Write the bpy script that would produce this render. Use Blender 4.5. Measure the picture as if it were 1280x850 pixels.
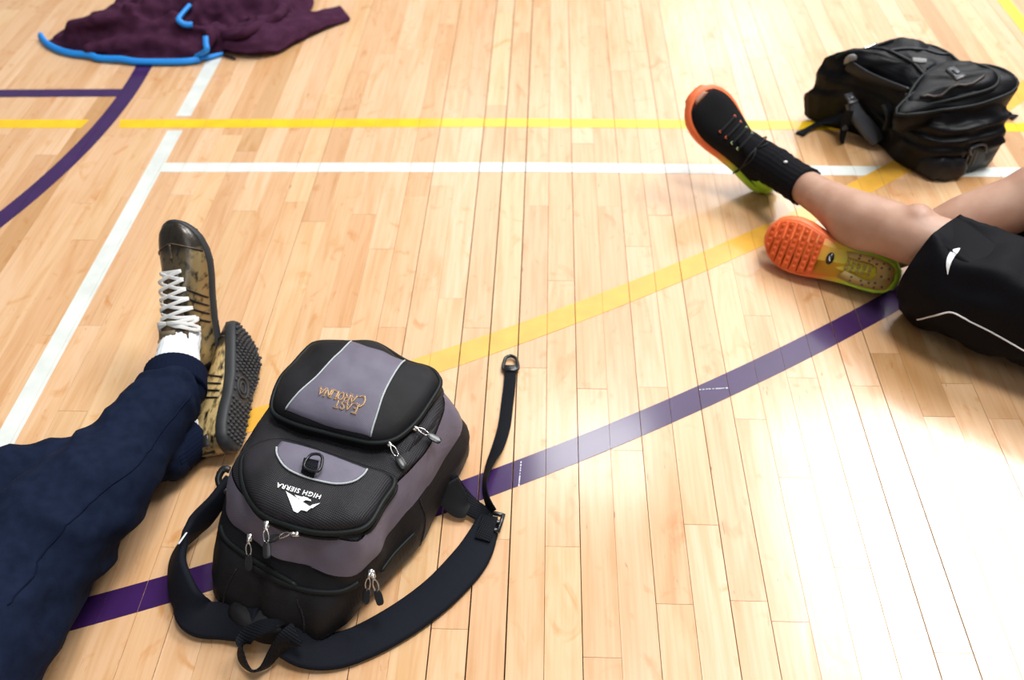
import bpy, bmesh, math, random
import numpy as np
from mathutils import Vector, Matrix, noise
from mathutils.bvhtree import BVHTree

for o in list(bpy.data.objects):
    bpy.data.objects.remove(o, do_unlink=True)
SC = bpy.context.scene
COL = SC.collection
random.seed(7)

# ------------------------------------------------------------------ camera
CR = [[0.999215, 0.035243, -0.018106], [0.012829, -0.720129, -0.693721], [-0.037488, 0.692944, -0.720016]]      # rows: right, down, forward
cd = bpy.data.cameras.new('camera')
cam = bpy.data.objects.new('camera', cd)
COL.objects.link(cam)
cam.matrix_world = Matrix(((CR[0][0], -CR[1][0], -CR[2][0], 0), (CR[0][1], -CR[1][1], -CR[2][1], 0),
                           (CR[0][2], -CR[1][2], -CR[2][2], 1.235), (0, 0, 0, 1)))
cd.sensor_width = 36
cd.lens = 1080 / 1280 * 36
cd.clip_start = 0.05
cd.dof.use_dof = True
cd.dof.focus_distance = 1.30
cd.dof.aperture_fstop = 3.4
SC.camera = cam

# ------------------------------------------------------------------ world, lamps, exposure
wd = bpy.data.worlds.new('gym_daylight')
SC.world = wd
wd.use_nodes = True
wd.node_tree.nodes['Background'].inputs[0].default_value = (0.92, 0.96, 1.0, 1)
wd.node_tree.nodes['Background'].inputs[1].default_value = 0.24

def area(name, loc, size, power, target=None, color=(1, 1, 1)):
    l = bpy.data.lights.new(name, 'AREA')
    l.shape = 'RECTANGLE'; l.size, l.size_y = size; l.energy = power; l.color = color
    o = bpy.data.objects.new(name, l); COL.objects.link(o); o.location = loc
    if target is not None:
        o.rotation_euler = (Vector(target) - Vector(loc)).to_track_quat('-Z', 'Y').to_euler()
    return o

area('skylight', (4.3, 5.0, 7.0), (3.2, 3.4), 760, (4.3, 5.0, 0))
area('skylight', (4.0, 11.3, 7.0), (2.6, 2.6), 70, (4.0, 11.3, 0))
area('skylight', (3.6, 16.2, 7.0), (2.6, 2.6), 110, (3.6, 16.2, 0))
area('ceiling_lamp_or_fill', (0.6, 6.1, 7.0), (1.3, 1.2), 75, (0.6, 6.1, 0))
area('roof_light', (2.2, 11.2, 7.6), (8.5, 9.0), 540, (2.2, 11.2, 0))
area('window_light', (5.5, 15.0, 4.2), (9.0, 4.0), 90, (0.3, 1.2, 0), (0.95, 0.98, 1.0))
area('ceiling_lamp_or_fill', (1.2, -4.0, 7.0), (4.0, 4.0), 110, (1.2, -4.0, 0))  # added fill from behind the camera, its floor reflection falls outside the view
area('ceiling_lamp_or_fill', (1.3, 1.6, 7.0), (1.8, 1.8), 360, (1.3, 1.6, 0))  # added top light to shade the folds, placed clear of floor reflections

SC.view_settings.view_transform = 'Standard'
SC.view_settings.look = 'None'
SC.view_settings.gamma = 1
SC.view_settings.use_curve_mapping = False
SC.view_settings.exposure = -0.04

# ------------------------------------------------------------------ helpers
W = {}

def V(*a):
    return Vector(a[0]) if len(a) == 1 else Vector(a)

def lin(hexs):
    r = [int(hexs[i:i + 2], 16) / 255 for i in (0, 2, 4)]
    return tuple(((c + 0.055) / 1.055) ** 2.4 if c > 0.04045 else c / 12.92 for c in r) + (1,)

def props(o, label=None, cat=None, group=None, kind=None):
    if label: o['label'] = label
    if cat: o['category'] = cat
    if group: o['group'] = group
    if kind: o['kind'] = kind
    return o

def empty(name, loc, rz=0.0, label=None, cat=None, group=None, kind=None):
    o = bpy.data.objects.new(name, None); COL.objects.link(o)
    o.location = loc; o.rotation_euler = (0, 0, rz); o.empty_display_size = 0.05
    W[o.name] = Matrix.Translation(Vector(loc)) @ Matrix.Rotation(rz, 4, 'Z')
    return props(o, label, cat, group, kind)

def mesh_obj(name, verts, faces, mat, parent=None, local=False, smooth=True, col=None, label=None, kind=None):
    """verts are world coordinates (or the parent's own, local=True)"""
    if parent is not None and not local:
        inv = W[parent.name].inverted()
        verts = [inv @ Vector(v) for v in verts]
    me = bpy.data.meshes.new(name)
    me.from_pydata([tuple(v) for v in verts], [], faces)
    bm = bmesh.new(); bm.from_mesh(me); bmesh.ops.recalc_face_normals(bm, faces=bm.faces); bm.to_mesh(me); bm.free()
    me.polygons.foreach_set('use_smooth', [smooth] * len(me.polygons))
    if col is not None:
        a = me.color_attributes.new('Col', 'FLOAT_COLOR', 'POINT')
        for i, c in enumerate(col): a.data[i].color = c
    for m in (mat if isinstance(mat, (list, tuple)) else [mat]): me.materials.append(m)
    o = bpy.data.objects.new(name, me); COL.objects.link(o)
    if parent is not None:
        o.parent = parent; W[o.name] = W[parent.name].copy()
    else:
        W[o.name] = Matrix.Identity(4)
    if label: o['label'] = label
    if kind: o['kind'] = kind
    return o

class MB:
    def __init__(s): s.v = []; s.f = []; s.c = []
    def add(s, vf, c=None):
        v, f = vf; n = len(s.v); s.v += [Vector(p) for p in v]; s.f += [tuple(i + n for i in q) for q in f]
        if c is not None: s.c += [c] * len(v)
        return s
    def build(s, name, mat, parent=None, **k):
        return mesh_obj(name, s.v, s.f, mat, parent, col=s.c if len(s.c) == len(s.v) and s.c else None, **k)

def crom(pts, n, closed=False):
    """Catmull-Rom through rows of numbers, n samples per span"""
    P = [np.array([float(x) for x in p]) for p in pts]; out = []
    m = len(P)
    spans = m if closed else m - 1
    for i in range(spans):
        if closed: a, b, c, d = P[i - 1], P[i], P[(i + 1) % m], P[(i + 2) % m]
        else: a, b, c, d = P[max(i - 1, 0)], P[i], P[i + 1], P[min(i + 2, m - 1)]
        for k in range(n):
            t = k / n
            out.append(0.5 * (2 * b + (c - a) * t + (2 * a - 5 * b + 4 * c - d) * t * t + (3 * b - a - 3 * c + d) * t ** 3))
    if not closed: out.append(P[-1])
    return out

def loft(rings, cap0=True, cap1=True, closed=True):
    n = len(rings[0]); v = [Vector(p) for r in rings for p in r]; f = []
    for i in range(len(rings) - 1):
        for j in range(n if closed else n - 1):
            k = (j + 1) % n
            f.append((i * n + j, i * n + k, (i + 1) * n + k, (i + 1) * n + j))
    if closed and cap0: f.append(tuple(range(n))[::-1])
    if closed and cap1: f.append(tuple(range((len(rings) - 1) * n, len(rings) * n)))
    return v, f

def frames(P):
    T = []
    for i in range(len(P)):
        t = P[min(i + 1, len(P) - 1)] - P[max(i - 1, 0)]
        T.append(t.normalized() if t.length > 1e-9 else Vector((0, 0, 1)))
    u = T[0].orthogonal().normalized(); F = []
    for t in T:
        u = (u - t * u.dot(t))
        u = u.normalized() if u.length > 1e-6 else t.orthogonal().normalized()
        F.append((u.copy(), t.cross(u)))
    return F

def tube(pts, r, n=10, per=6, closed=False, smooth=True):
    """round tube; r a number or one per point"""
    R = r if isinstance(r, (list, tuple)) else [r] * len(pts)
    if smooth and len(pts) > 2 or closed:
        D = crom([tuple(p) + (q,) for p, q in zip(pts, R)], per, closed)
        P = [Vector(d[:3]) for d in D]; R = [float(d[3]) for d in D]
    else: P = [Vector(p) for p in pts]
    F = frames(P)
    rings = [[p + (u * math.cos(a) + w * math.sin(a)) * q for a in [2 * math.pi * k / n for k in range(n)]] for p, (u, w), q in zip(P, F, R)]
    if closed:
        rings.append(rings[0]); return loft(rings, False, False)
    return loft(rings)

def capsule(pts, R, n=16, per=6):
    """closed tapered tube with round ends, for limbs"""
    D = crom([tuple(p) + (q,) for p, q in zip(pts, R)], per) if len(pts) > 2 else [np.array(tuple(p) + (q,)) for p, q in zip(pts, R)]
    P = [Vector(d[:3]) for d in D]; R = [float(d[3]) for d in D]
    F = frames(P); rings = []
    def ring(c, fr, q): return [c + (fr[0] * math.cos(a) + fr[1] * math.sin(a)) * q for a in [2 * math.pi * k / n for k in range(n)]]
    t0 = (P[0] - P[1]).normalized(); t1 = (P[-1] - P[-2]).normalized()
    for a in (80, 50, 25): rings.append(ring(P[0] + t0 * R[0] * math.sin(math.radians(a)), F[0], R[0] * math.cos(math.radians(a))))
    for p, fr, q in zip(P, F, R): rings.append(ring(p, fr, q))
    for a in (25, 50, 80): rings.append(ring(P[-1] + t1 * R[-1] * math.sin(math.radians(a)), F[-1], R[-1] * math.cos(math.radians(a))))
    return loft(rings)

def ellipsoid(c, r, rot=None, n=18, m=10):
    rings = []
    for i in range(1, m):
        th = math.pi * i / m
        rings.append([Vector((r[0] * math.sin(th) * math.cos(a), r[1] * math.sin(th) * math.sin(a), r[2] * math.cos(th))) for a in [2 * math.pi * k / n for k in range(n)]])
    M = rot.to_matrix() if rot else Matrix.Identity(3)
    return loft([[Vector(c) + M @ p for p in g] for g in rings])

def ribbon(keys, thick, per=8, rnd=0.4):
    """keys: (position, width direction, width); a strap of rounded rectangular section"""
    D = crom([tuple(k[0]) + tuple(Vector(k[1]).normalized()) + (k[2],) + ((k[3],) if len(k) > 3 else (thick,)) for k in keys], per)
    P = [Vector(d[:3]) for d in D]; rings = []
    for i, d in enumerate(D):
        t = (P[min(i + 1, len(P) - 1)] - P[max(i - 1, 0)]).normalized()
        w = Vector(d[3:6]); w = (w - t * w.dot(t)).normalized(); nn = t.cross(w)
        a, b = d[6] / 2, d[7] / 2; q = min(a, b) * rnd * 2 * 0.5
        sec = [(-a, -b + q), (-a + q * .3, -b + q * .3), (-a + q, -b), (0, -b * 1.03), (a - q, -b), (a - q * .3, -b + q * .3), (a, -b + q),
               (a, b - q), (a - q * .3, b - q * .3), (a - q, b), (0, b * 1.03), (-a + q, b), (-a + q * .3, b - q * .3), (-a, b - q)]
        rings.append([P[i] + w * x + nn * y for x, y in sec])
    return loft(rings)

def box(c, s, M=None, bev=0.0):
    x, y, z = s[0] / 2, s[1] / 2, s[2] / 2
    b = bev or min(x, y, z) * 0.2
    rings = []
    for zz, i in ((-z, b), (-z + b, 0), (z - b, 0), (z, b)):
        rings.append([(sx * (x - i), sy * (y - i), zz) for sx, sy in ((-1, -1), (1, -1), (1, 1), (-1, 1))])
    M = M or Matrix.Identity(3)
    return loft([[Vector(c) + M @ Vector(p) for p in r] for r in rings])

def polar(outline, center, n=96, smooth=True):
    """outline sampled by angle about center -> list of radii"""
    Q = [np.array(p[:2], float) for p in outline]
    if smooth:
        Q = crom(Q, 8, True)
    c = np.array(center[:2]); Q = np.array(Q) - c
    ang = np.arctan2(Q[:, 1], Q[:, 0]); rad = np.hypot(Q[:, 0], Q[:, 1])
    o = np.argsort(ang); ang = ang[o]; rad = rad[o]
    A = np.linspace(-math.pi, math.pi, n, endpoint=False)
    return np.interp(A, np.r_[ang[-1] - 2 * math.pi, ang, ang[0] + 2 * math.pi], np.r_[rad[-1], rad, rad[0]])

def pring(r, center, z, s=1.0):
    n = len(r); zz = z if callable(z) else (lambda x, y: z)
    out = []
    for i in range(n):
        a = -math.pi + 2 * math.pi * i / n
        x, y = center[0] + r[i] * s * math.cos(a), center[1] + r[i] * s * math.sin(a)
        out.append(Vector((x, y, zz(x, y))))
    return out

def dome(r, center, levels, wr=None):
    """levels: (scale, z); last one closed with a centre fan. wr(p)->offset vector"""
    rings = [pring(r, center, z, s) for s, z in levels]
    v, f = loft(rings, cap0=True, cap1=False)
    n = len(r); last = len(v) - n
    zc = sum(v[last + i].z for i in range(n)) / n
    v.append(Vector((center[0], center[1], zc)))
    for i in range(n): f.append((last + i, last + (i + 1) % n, len(v) - 1))
    if wr: v = [p + wr(p) for p in v]
    return v, f

def nz(p, f, seed=0.0):
    return noise.noise(Vector((p[0] * f + seed, p[1] * f - seed * 1.7, p[2] * f + seed * .6)))

def union(parts, voxel=0.007, iters=6):
    mb = MB()
    for p in parts: mb.add(p)
    me = bpy.data.meshes.new('tmp'); me.from_pydata([tuple(v) for v in mb.v], [], mb.f)
    bm = bmesh.new(); bm.from_mesh(me); bmesh.ops.recalc_face_normals(bm, faces=bm.faces); bm.to_mesh(me); bm.free()
    o = bpy.data.objects.new('tmp', me); COL.objects.link(o)
    m = o.modifiers.new('r', 'REMESH'); m.mode = 'VOXEL'; m.voxel_size = voxel
    s = o.modifiers.new('s', 'SMOOTH'); s.iterations = iters; s.factor = 0.5
    dg = bpy.context.evaluated_depsgraph_get(); dg.update()
    e = bpy.data.meshes.new_from_object(o.evaluated_get(dg))
    v = [x.co.copy() for x in e.vertices]; nr = [x.normal.copy() for x in e.vertices]; f = [tuple(p.vertices) for p in e.polygons]
    bpy.data.objects.remove(o, do_unlink=True); bpy.data.meshes.remove(me); bpy.data.meshes.remove(e)
    return v, f, nr

def bvh(v, f): return BVHTree.FromPolygons([tuple(p) for p in v], f)

def stick(tree, p, off=0.001):
    h = tree.find_nearest(Vector(p)); return h[0] + h[1] * off if h[0] is not None else Vector(p)

def drop(tree, x, y, off=0.001, z0=1.0):
    h = tree.ray_cast(Vector((x, y, z0)), Vector((0, 0, -1)))
    return (h[0] + h[1] * off) if h[0] is not None else None

def inpoly(x, y, P):
    c = False; j = len(P) - 1
    for i in range(len(P)):
        if (P[i][1] > y) != (P[j][1] > y) and x < (P[j][0] - P[i][0]) * (y - P[i][1]) / (P[j][1] - P[i][1]) + P[i][0]: c = not c
        j = i
    return c

def patch(outline, tree, off=0.0015, n=64, m=14, smooth=False):
    """a fabric panel of the given plan outline laid on a surface"""
    cx = sum(p[0] for p in outline) / len(outline); cy = sum(p[1] for p in outline) / len(outline)
    P = [np.array(p[:2]) for p in outline]
    if smooth: P = crom(P, 6, True)
    else:
        Q = []
        for i in range(len(P)):
            a, b = P[i], P[(i + 1) % len(P)]; k = max(2, int(np.hypot(*(b - a)) / 0.006))
            Q += [a + (b - a) * t / k for t in range(k)]
        P = Q
    rings = []; last = None
    for s in np.linspace(1, 0.02, m):
        g = []
        for p in P:
            x, y = cx + (p[0] - cx) * s, cy + (p[1] - cy) * s
            q = drop(tree, x, y, off)
            if q is None:
                q = stick(tree, (x, y, 0.15), off)
            g.append(q)
        rings.append(g)
    # short skirt, gives the panel an edge
    edge = [Vector((p.x, p.y, p.z - off * 1.2)) for p in rings[0]]
    return loft([edge] + rings, cap0=False)

# ------------------------------------------------------------------ materials
def mat(name, c, rough=0.6, c2=None, nscale=30, metal=0.0, coat=0.0, spec=0.5, bump=0.0, bscale=400, attr=False, weave=0.0, wscale=900, sheen=0.0, stretch=(1, 1, 1), cbias=0.5, coatr=0.1, sss=0.0):
    m = bpy.data.materials.new(name); m.use_nodes = True
    N = m.node_tree.nodes; L = m.node_tree.links; b = N['Principled BSDF']
    b.inputs['Roughness'].default_value = rough; b.inputs['Metallic'].default_value = metal
    b.inputs['Coat Weight'].default_value = coat; b.inputs['Coat Roughness'].default_value = coatr
    b.inputs['Specular IOR Level'].default_value = spec; b.inputs['Sheen Weight'].default_value = sheen
    if sss: b.inputs['Subsurface Weight'].default_value = sss; b.inputs['Subsurface Radius'].default_value = (0.01, 0.004, 0.002)
    tc = N.new('ShaderNodeTexCoord'); mp = N.new('ShaderNodeMapping'); mp.inputs['Scale'].default_value = stretch
    L.new(tc.outputs['Object'], mp.inputs[0])
    if attr:
        at = N.new('ShaderNodeAttribute'); at.attribute_name = 'Col'; src = at.outputs['Color']
        if c2:
            mx = N.new('ShaderNodeMix'); mx.data_type = 'RGBA'
            no = N.new('ShaderNodeTexNoise'); no.inputs['Scale'].default_value = nscale; no.inputs['Detail'].default_value = 6
            rp = N.new('ShaderNodeMapRange'); rp.inputs[1].default_value = cbias - .07; rp.inputs[2].default_value = cbias + .09
            L.new(mp.outputs[0], no.inputs[0]); L.new(no.outputs[0], rp.inputs[0]); L.new(rp.outputs[0], mx.inputs[0])
            L.new(src, mx.inputs[6]); mx.inputs[7].default_value = c2; src = mx.outputs[2]
        L.new(src, b.inputs['Base Color'])
    elif c2:
        mx = N.new('ShaderNodeMix'); mx.data_type = 'RGBA'
        no = N.new('ShaderNodeTexNoise'); no.inputs['Scale'].default_value = nscale; no.inputs['Detail'].default_value = 5
        rp = N.new('ShaderNodeMapRange'); rp.inputs[1].default_value = cbias - .15; rp.inputs[2].default_value = cbias + .15
        L.new(mp.outputs[0], no.inputs[0]); L.new(no.outputs[0], rp.inputs[0]); L.new(rp.outputs[0], mx.inputs[0])
        mx.inputs[6].default_value = c; mx.inputs[7].default_value = c2; L.new(mx.outputs[2], b.inputs['Base Color'])
    else:
        b.inputs['Base Color'].default_value = c
    prev = None
    if bump:
        n2 = N.new('ShaderNodeTexNoise'); n2.inputs['Scale'].default_value = bscale; n2.inputs['Detail'].default_value = 4
        L.new(mp.outputs[0], n2.inputs[0])
        bp = N.new('ShaderNodeBump'); bp.inputs['Strength'].default_value = bump; bp.inputs['Distance'].default_value = 0.002
        L.new(n2.outputs[0], bp.inputs['Height']); prev = bp
    if weave:
        for ax in ('X', 'Y'):
            wv = N.new('ShaderNodeTexWave'); wv.bands_direction = ax; wv.inputs['Scale'].default_value = wscale / 8
            L.new(mp.outputs[0], wv.inputs[0])
            bp = N.new('ShaderNodeBump'); bp.inputs['Strength'].default_value = weave; bp.inputs['Distance'].default_value = 0.0008
            L.new(wv.outputs[0], bp.inputs['Height'])
            if prev: L.new(prev.outputs[0], bp.inputs['Normal'])
            prev = bp
    if prev: L.new(prev.outputs[0], b.inputs['Normal'])
    return m

def wood(name, per_island=False):
    m = bpy.data.materials.new(name); m.use_nodes = True
    N = m.node_tree.nodes; L = m.node_tree.links; b = N['Principled BSDF']
    g = N.new('ShaderNodeNewGeometry'); oi = N.new('ShaderNodeObjectInfo')
    rnd = g.outputs['Random Per Island'] if per_island else oi.outputs['Random']
    ad = N.new('ShaderNodeVectorMath'); ad.operation = 'ADD'
    sc = N.new('ShaderNodeMath'); sc.operation = 'MULTIPLY'; sc.inputs[1].default_value = 57.0; L.new(rnd, sc.inputs[0])
    L.new(g.outputs['Position'], ad.inputs[0]); L.new(sc.outputs[0], ad.inputs[1])
    def noisy(scale, st, detail=5, dist=0.0):
        mp = N.new('ShaderNodeMapping'); mp.inputs['Scale'].default_value = st
        n = N.new('ShaderNodeTexNoise'); n.inputs['Scale'].default_value = scale; n.inputs['Detail'].default_value = detail; n.inputs['Distortion'].default_value = dist
        L.new(ad.outputs[0], mp.inputs[0]); L.new(mp.outputs[0], n.inputs[0]); return n.outputs[0]
    cr = N.new('ShaderNodeValToRGB'); L.new(rnd, cr.inputs[0])
    E = cr.color_ramp.elements
    stops = [(0.0, (0.705, 0.447, 0.248)), (0.30, (0.65, 0.378, 0.192)), (0.55, (0.75, 0.50, 0.305)), (0.74, (0.625, 0.365, 0.19)), (0.88, (0.735, 0.49, 0.272)), (0.965, (0.54, 0.30, 0.13)), (1.0, (0.50, 0.28, 0.12))]
    E[0].position = stops[0][0]; E[0].color = stops[0][1] + (1,); E[1].position = 1.0; E[1].color = stops[-1][1] + (1,)
    for p, c in stops[1:-1]: e = E.new(p); e.color = c + (1,)
    def mul(a, fac, dark):
        mx = N.new('ShaderNodeMix'); mx.data_type = 'RGBA'; mx.blend_type = 'MULTIPLY'
        L.new(fac, mx.inputs[0]); L.new(a, mx.inputs[6]); mx.inputs[7].default_value = dark; return mx.outputs[2]
    def rng(x, a, bb, lo=0.0, hi=1.0):
        r = N.new('ShaderNodeMapRange'); r.inputs[1].default_value = a; r.inputs[2].default_value = bb; r.inputs[3].default_value = lo; r.inputs[4].default_value = hi
        L.new(x, r.inputs[0]); return r.outputs[0]
    c = cr.outputs[0]
    c = mul(c, rng(noisy(1.0, (170, 5, 1), 4), .42, .78, 0, 1), (0.90, 0.82, 0.72, 1))      # fine streaks
    c = mul(c, rng(noisy(1.0, (26, 3.2, 1), 4, 1.2), .48, .72, 0, 1), (0.90, 0.80, 0.65, 1))    # broad figure
    c = mul(c, rng(noisy(1.0, (14, 9, 1), 6, 2.0), .60, .75, 0, 1), (0.88, 0.70, 0.48, 1))       # warm blotches
    c = mul(c, rng(noisy(1.0, (120, 22, 1), 3, .5), .715, .78, 0, .9), (0.50, 0.30, 0.17, 1))       # mineral flecks
    L.new(c, b.inputs['Base Color'])
    b.inputs['Roughness'].default_value = 0.38
    b.inputs['Specular IOR Level'].default_value = 0.3
    b.inputs['Coat Weight'].default_value = 1.0
    L.new(rng(noisy(1.0, (8, 3, 1), 4), .3, .7, 0.12, 0.22), b.inputs['Coat Roughness'])
    bp = N.new('ShaderNodeBump'); bp.inputs['Strength'].default_value = 0.10; bp.inputs['Distance'].default_value = 0.004
    L.new(noisy(1.0, (22, 5, 1), 3), bp.inputs['Height']); L.new(bp.outputs[0], b.inputs['Coat Normal'])
    return m

M_wood = wood('maple_boards'); M_wood2 = wood('maple_boards_far', True)
M_sub = mat('dark_subfloor', (0.05, 0.03, 0.016, 1), 0.9)
def paint(name, c): return mat(name, c, 0.4, coat=1.0, coatr=0.13, spec=0.15, c2=tuple(x * .86 for x in c[:3]) + (1,), nscale=18)
M_yel = paint('yellow_paint', (0.88, 0.54, 0.010, 1)); M_amber = paint('amber_paint', (0.80, 0.42, 0.055, 1))
M_white = paint('white_paint', (0.72, 0.75, 0.70, 1)); M_purple = paint('purple_paint', (0.042, 0.012, 0.085, 1))

M_nylon = mat('black_nylon', (0.007, 0.0065, 0.0075, 1), 0.6, c2=(0.013, 0.0125, 0.0145, 1), nscale=14, weave=0.25, wscale=1500, bump=0.5, bscale=38, spec=0.25)
M_nylon2 = mat('black_ripstop', (0.012, 0.011, 0.013, 1), 0.55, c2=(0.022, 0.020, 0.024, 1), nscale=20, weave=0.4, wscale=900, spec=0.28, bump=0.45, bscale=34)
M_grey = mat('grey_nylon', (0.125, 0.112, 0.150, 1), 0.5, c2=(0.165, 0.150, 0.195, 1), nscale=12, weave=0.15, wscale=1500, bump=0.5, bscale=36, spec=0.3)
M_zip = mat('zipper_tape', (0.008, 0.010, 0.010, 1), 0.5, spec=0.2)
M_pipe = mat('reflective_piping', (0.42, 0.45, 0.45, 1), 0.4)
M_web = mat('black_webbing', (0.006, 0.007, 0.010, 1), 0.65, weave=0.6, wscale=700, spec=0.12)
M_pad = mat('padded_strap_fabric', (0.0075, 0.009, 0.014, 1), 0.7, weave=0.3, wscale=1300, bump=0.2, bscale=70, spec=0.12)
M_plastic = mat('black_plastic', (0.012, 0.012, 0.013, 1), 0.25)
M_metal = mat('nickel_metal', (0.75, 0.72, 0.68, 1), 0.25, metal=1.0)
M_gold_thread = mat('gold_thread', (0.74, 0.47, 0.17, 1), 0.5); M_purple_thread = mat('purple_thread', (0.13, 0.10, 0.19, 1), 0.6)
M_print = mat('white_print', (0.85, 0.85, 0.85, 1), 0.6)
M_navy = mat('navy_fleece', (0.0065, 0.0105, 0.026, 1), 0.9, c2=(0.009, 0.0145, 0.034, 1), nscale=60, bump=0.25, bscale=500, spec=0.06)
M_navy_rib = mat('navy_ribbing', (0.0055, 0.009, 0.024, 1), 0.9, bump=0.2, bscale=700, spec=0.06)
M_sock_w = mat('white_sock_knit', (0.80, 0.83, 0.84, 1), 0.9, bump=0.4, bscale=420, stretch=(1, 1, .2))
M_sock_b = mat('black_sock_knit', (0.007, 0.007, 0.009, 1), 0.85, bump=0.5, bscale=300, spec=0.1)
M_skin = mat('skin', (0.50, 0.305, 0.215, 1), 0.5, c2=(0.42, 0.23, 0.155, 1), nscale=16, bump=0.1, bscale=160, sss=0.12)
M_shorts = mat('black_jersey', (0.005, 0.005, 0.007, 1), 0.6, weave=0.2, wscale=1100, spec=0.08)
M_shirt = mat('grey_jersey', (0.20, 0.21, 0.23, 1), 0.85); M_hair = mat('brown_hair', (0.03, 0.016, 0.009, 1), 0.5)
M_maroon = mat('maroon_fleece', (0.040, 0.011, 0.028, 1), 0.9, c2=(0.056, 0.017, 0.040, 1), nscale=40, bump=0.2, bscale=200, spec=0.08)
M_blue = mat('blue_piping', (0.008, 0.24, 0.72, 1), 0.55)
M_leather = mat('worn_gold_leather', (1, 1, 1, 1), 0.33, attr=True, c2=(0.02, 0.014, 0.008, 1), nscale=85, cbias=0.575, bump=0.15, bscale=220, stretch=(1.3, .5, 1), spec=0.6, metal=0.45, coat=0.4, coatr=0.25)
M_rubber = mat('dark_rubber', (0.021, 0.022, 0.024, 1), 0.6); M_lug = mat('lit_tread_rubber', (0.045, 0.046, 0.05, 1), 0.65, spec=0.25)  # lugs paler than the sole: light on the bumps put into the colour
M_lace_w = mat('white_lace', (0.78, 0.77, 0.74, 1), 0.8); M_lace_b = mat('black_lace', (0.006, 0.006, 0.007, 1), 0.8)
M_black_leather = mat('black_leather', (0.012, 0.011, 0.011, 1), 0.3)
M_knit = mat('knit_upper', (1, 1, 1, 1), 0.75, attr=True, bump=0.5, bscale=420, spec=0.12)
M_foam = mat('gradient_midsole', (1, 1, 1, 1), 0.5, attr=True)
M_lime = mat('lime_trim', (0.42, 0.80, 0.04, 1), 0.5); M_orange_dot = mat('orange_eyelet', (0.9, 0.16, 0.06, 1), 0.5)
M_hot = mat('orange_rubber', (0.80, 0.13, 0.022, 1), 0.5, c2=(0.70, 0.10, 0.016, 1), nscale=60); M_tan = mat('tan_rubber', (0.40, 0.26, 0.07, 1), 0.55); M_brown = mat('brown_rubber_dot', (0.10, 0.06, 0.03, 1), 0.6)
M_bag2 = mat('black_pack_cloth', (0.0045, 0.0047, 0.006, 1), 0.45, weave=0.15, wscale=900, bump=0.5, bscale=26, spec=0.16)
M_brownzip = mat('faded_zipper', (0.05, 0.035, 0.03, 1), 0.5)
M_bag2s = mat('black_pack_sheen', (0.008, 0.009, 0.012, 1), 0.42, bump=0.4, bscale=30, spec=0.3)
M_greyp = mat('grey_plastic', (0.045, 0.048, 0.055, 1), 0.35); M_tag = mat('pale_patch', (0.24, 0.24, 0.23, 1), 0.6)

# ------------------------------------------------------------------ floor
PITCH = 0.0568; PH = -0.0515
floor = empty('floor', (0, 0, 0), kind='structure')
vs = [(-9, -6, -0.021), (9, -6, -0.021), (9, 14, -0.021), (-9, 14, -0.021)]
sub = mesh_obj('subfloor', vs + [(x, y, z - .05) for x, y, z in vs], [(0, 1, 2, 3), (7, 6, 5, 4), (0, 4, 5, 1), (1, 5, 6, 2), (2, 6, 7, 3), (3, 7, 4, 0)], M_sub, floor, smooth=False)

JOINTS = [(-0.311, 1.659), (-0.428, 1.587), (-0.362, 1.464), (-0.024, 1.625), (0.146, 1.624), (0.035, 1.365), (0.205, 1.48), (-0.197, 1.307), (-0.14, 1.221), (-0.313, 1.22), (-0.019, 1.115), (-0.542, 1.559), (0.092, 1.064), (0.206, 1.07), (0.036, 0.728), (0.148, 0.922), (0.264, 0.774), (0.43, 0.871), (0.546, 0.827), (0.467, 0.701), (0.374, 0.609), (0.205, 0.633), (0.092, 0.546), (0.652, 1.165), (0.711, 1.01), (-0.061, 0.739), (0.596, 0.567), (0.319, 1.069), (-0.137, 0.584), (-0.601, 0.711)]
GAPS = {0: .0020, -2: .0018, -1: .0020, 2: .0012, 6: .0011, 7: .0008, 11: .0012, 12: .0012, 1: .0006, 4: .0008, -4: .0012, -9: .0009}
def gap(k): return GAPS.get(k, 0.0005 if (k * 7919) % 5 == 0 else 0.0002)
BL, BR_, TL, TR = (-.785, .489), (.689, .53), (-1.797, 2.705), (1.483, 2.69)
def board_mesh(w, name='plank'):
    h = w / 2; b = .0003
    rings = []
    for z, i in ((-.019, 0), (-b, 0), (0, b)):
        rings.append([(-h + i, -.5 + i, z), (h - i, -.5 + i, z), (h - i, .5 - i, z), (-h + i, .5 - i, z)])
    v, f = loft([[Vector(p) for p in r] for r in rings])
    me = bpy.data.meshes.new(name); me.from_pydata([tuple(p) for p in v], [], f); me.materials.append(M_wood)
    bm = bmesh.new(); bm.from_mesh(me); bmesh.ops.recalc_face_normals(bm, faces=bm.faces); bm.to_mesh(me); bm.free()
    return me
MESHES = {}
rb = random.Random(21)
far = MB(); nplank = 0
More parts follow.
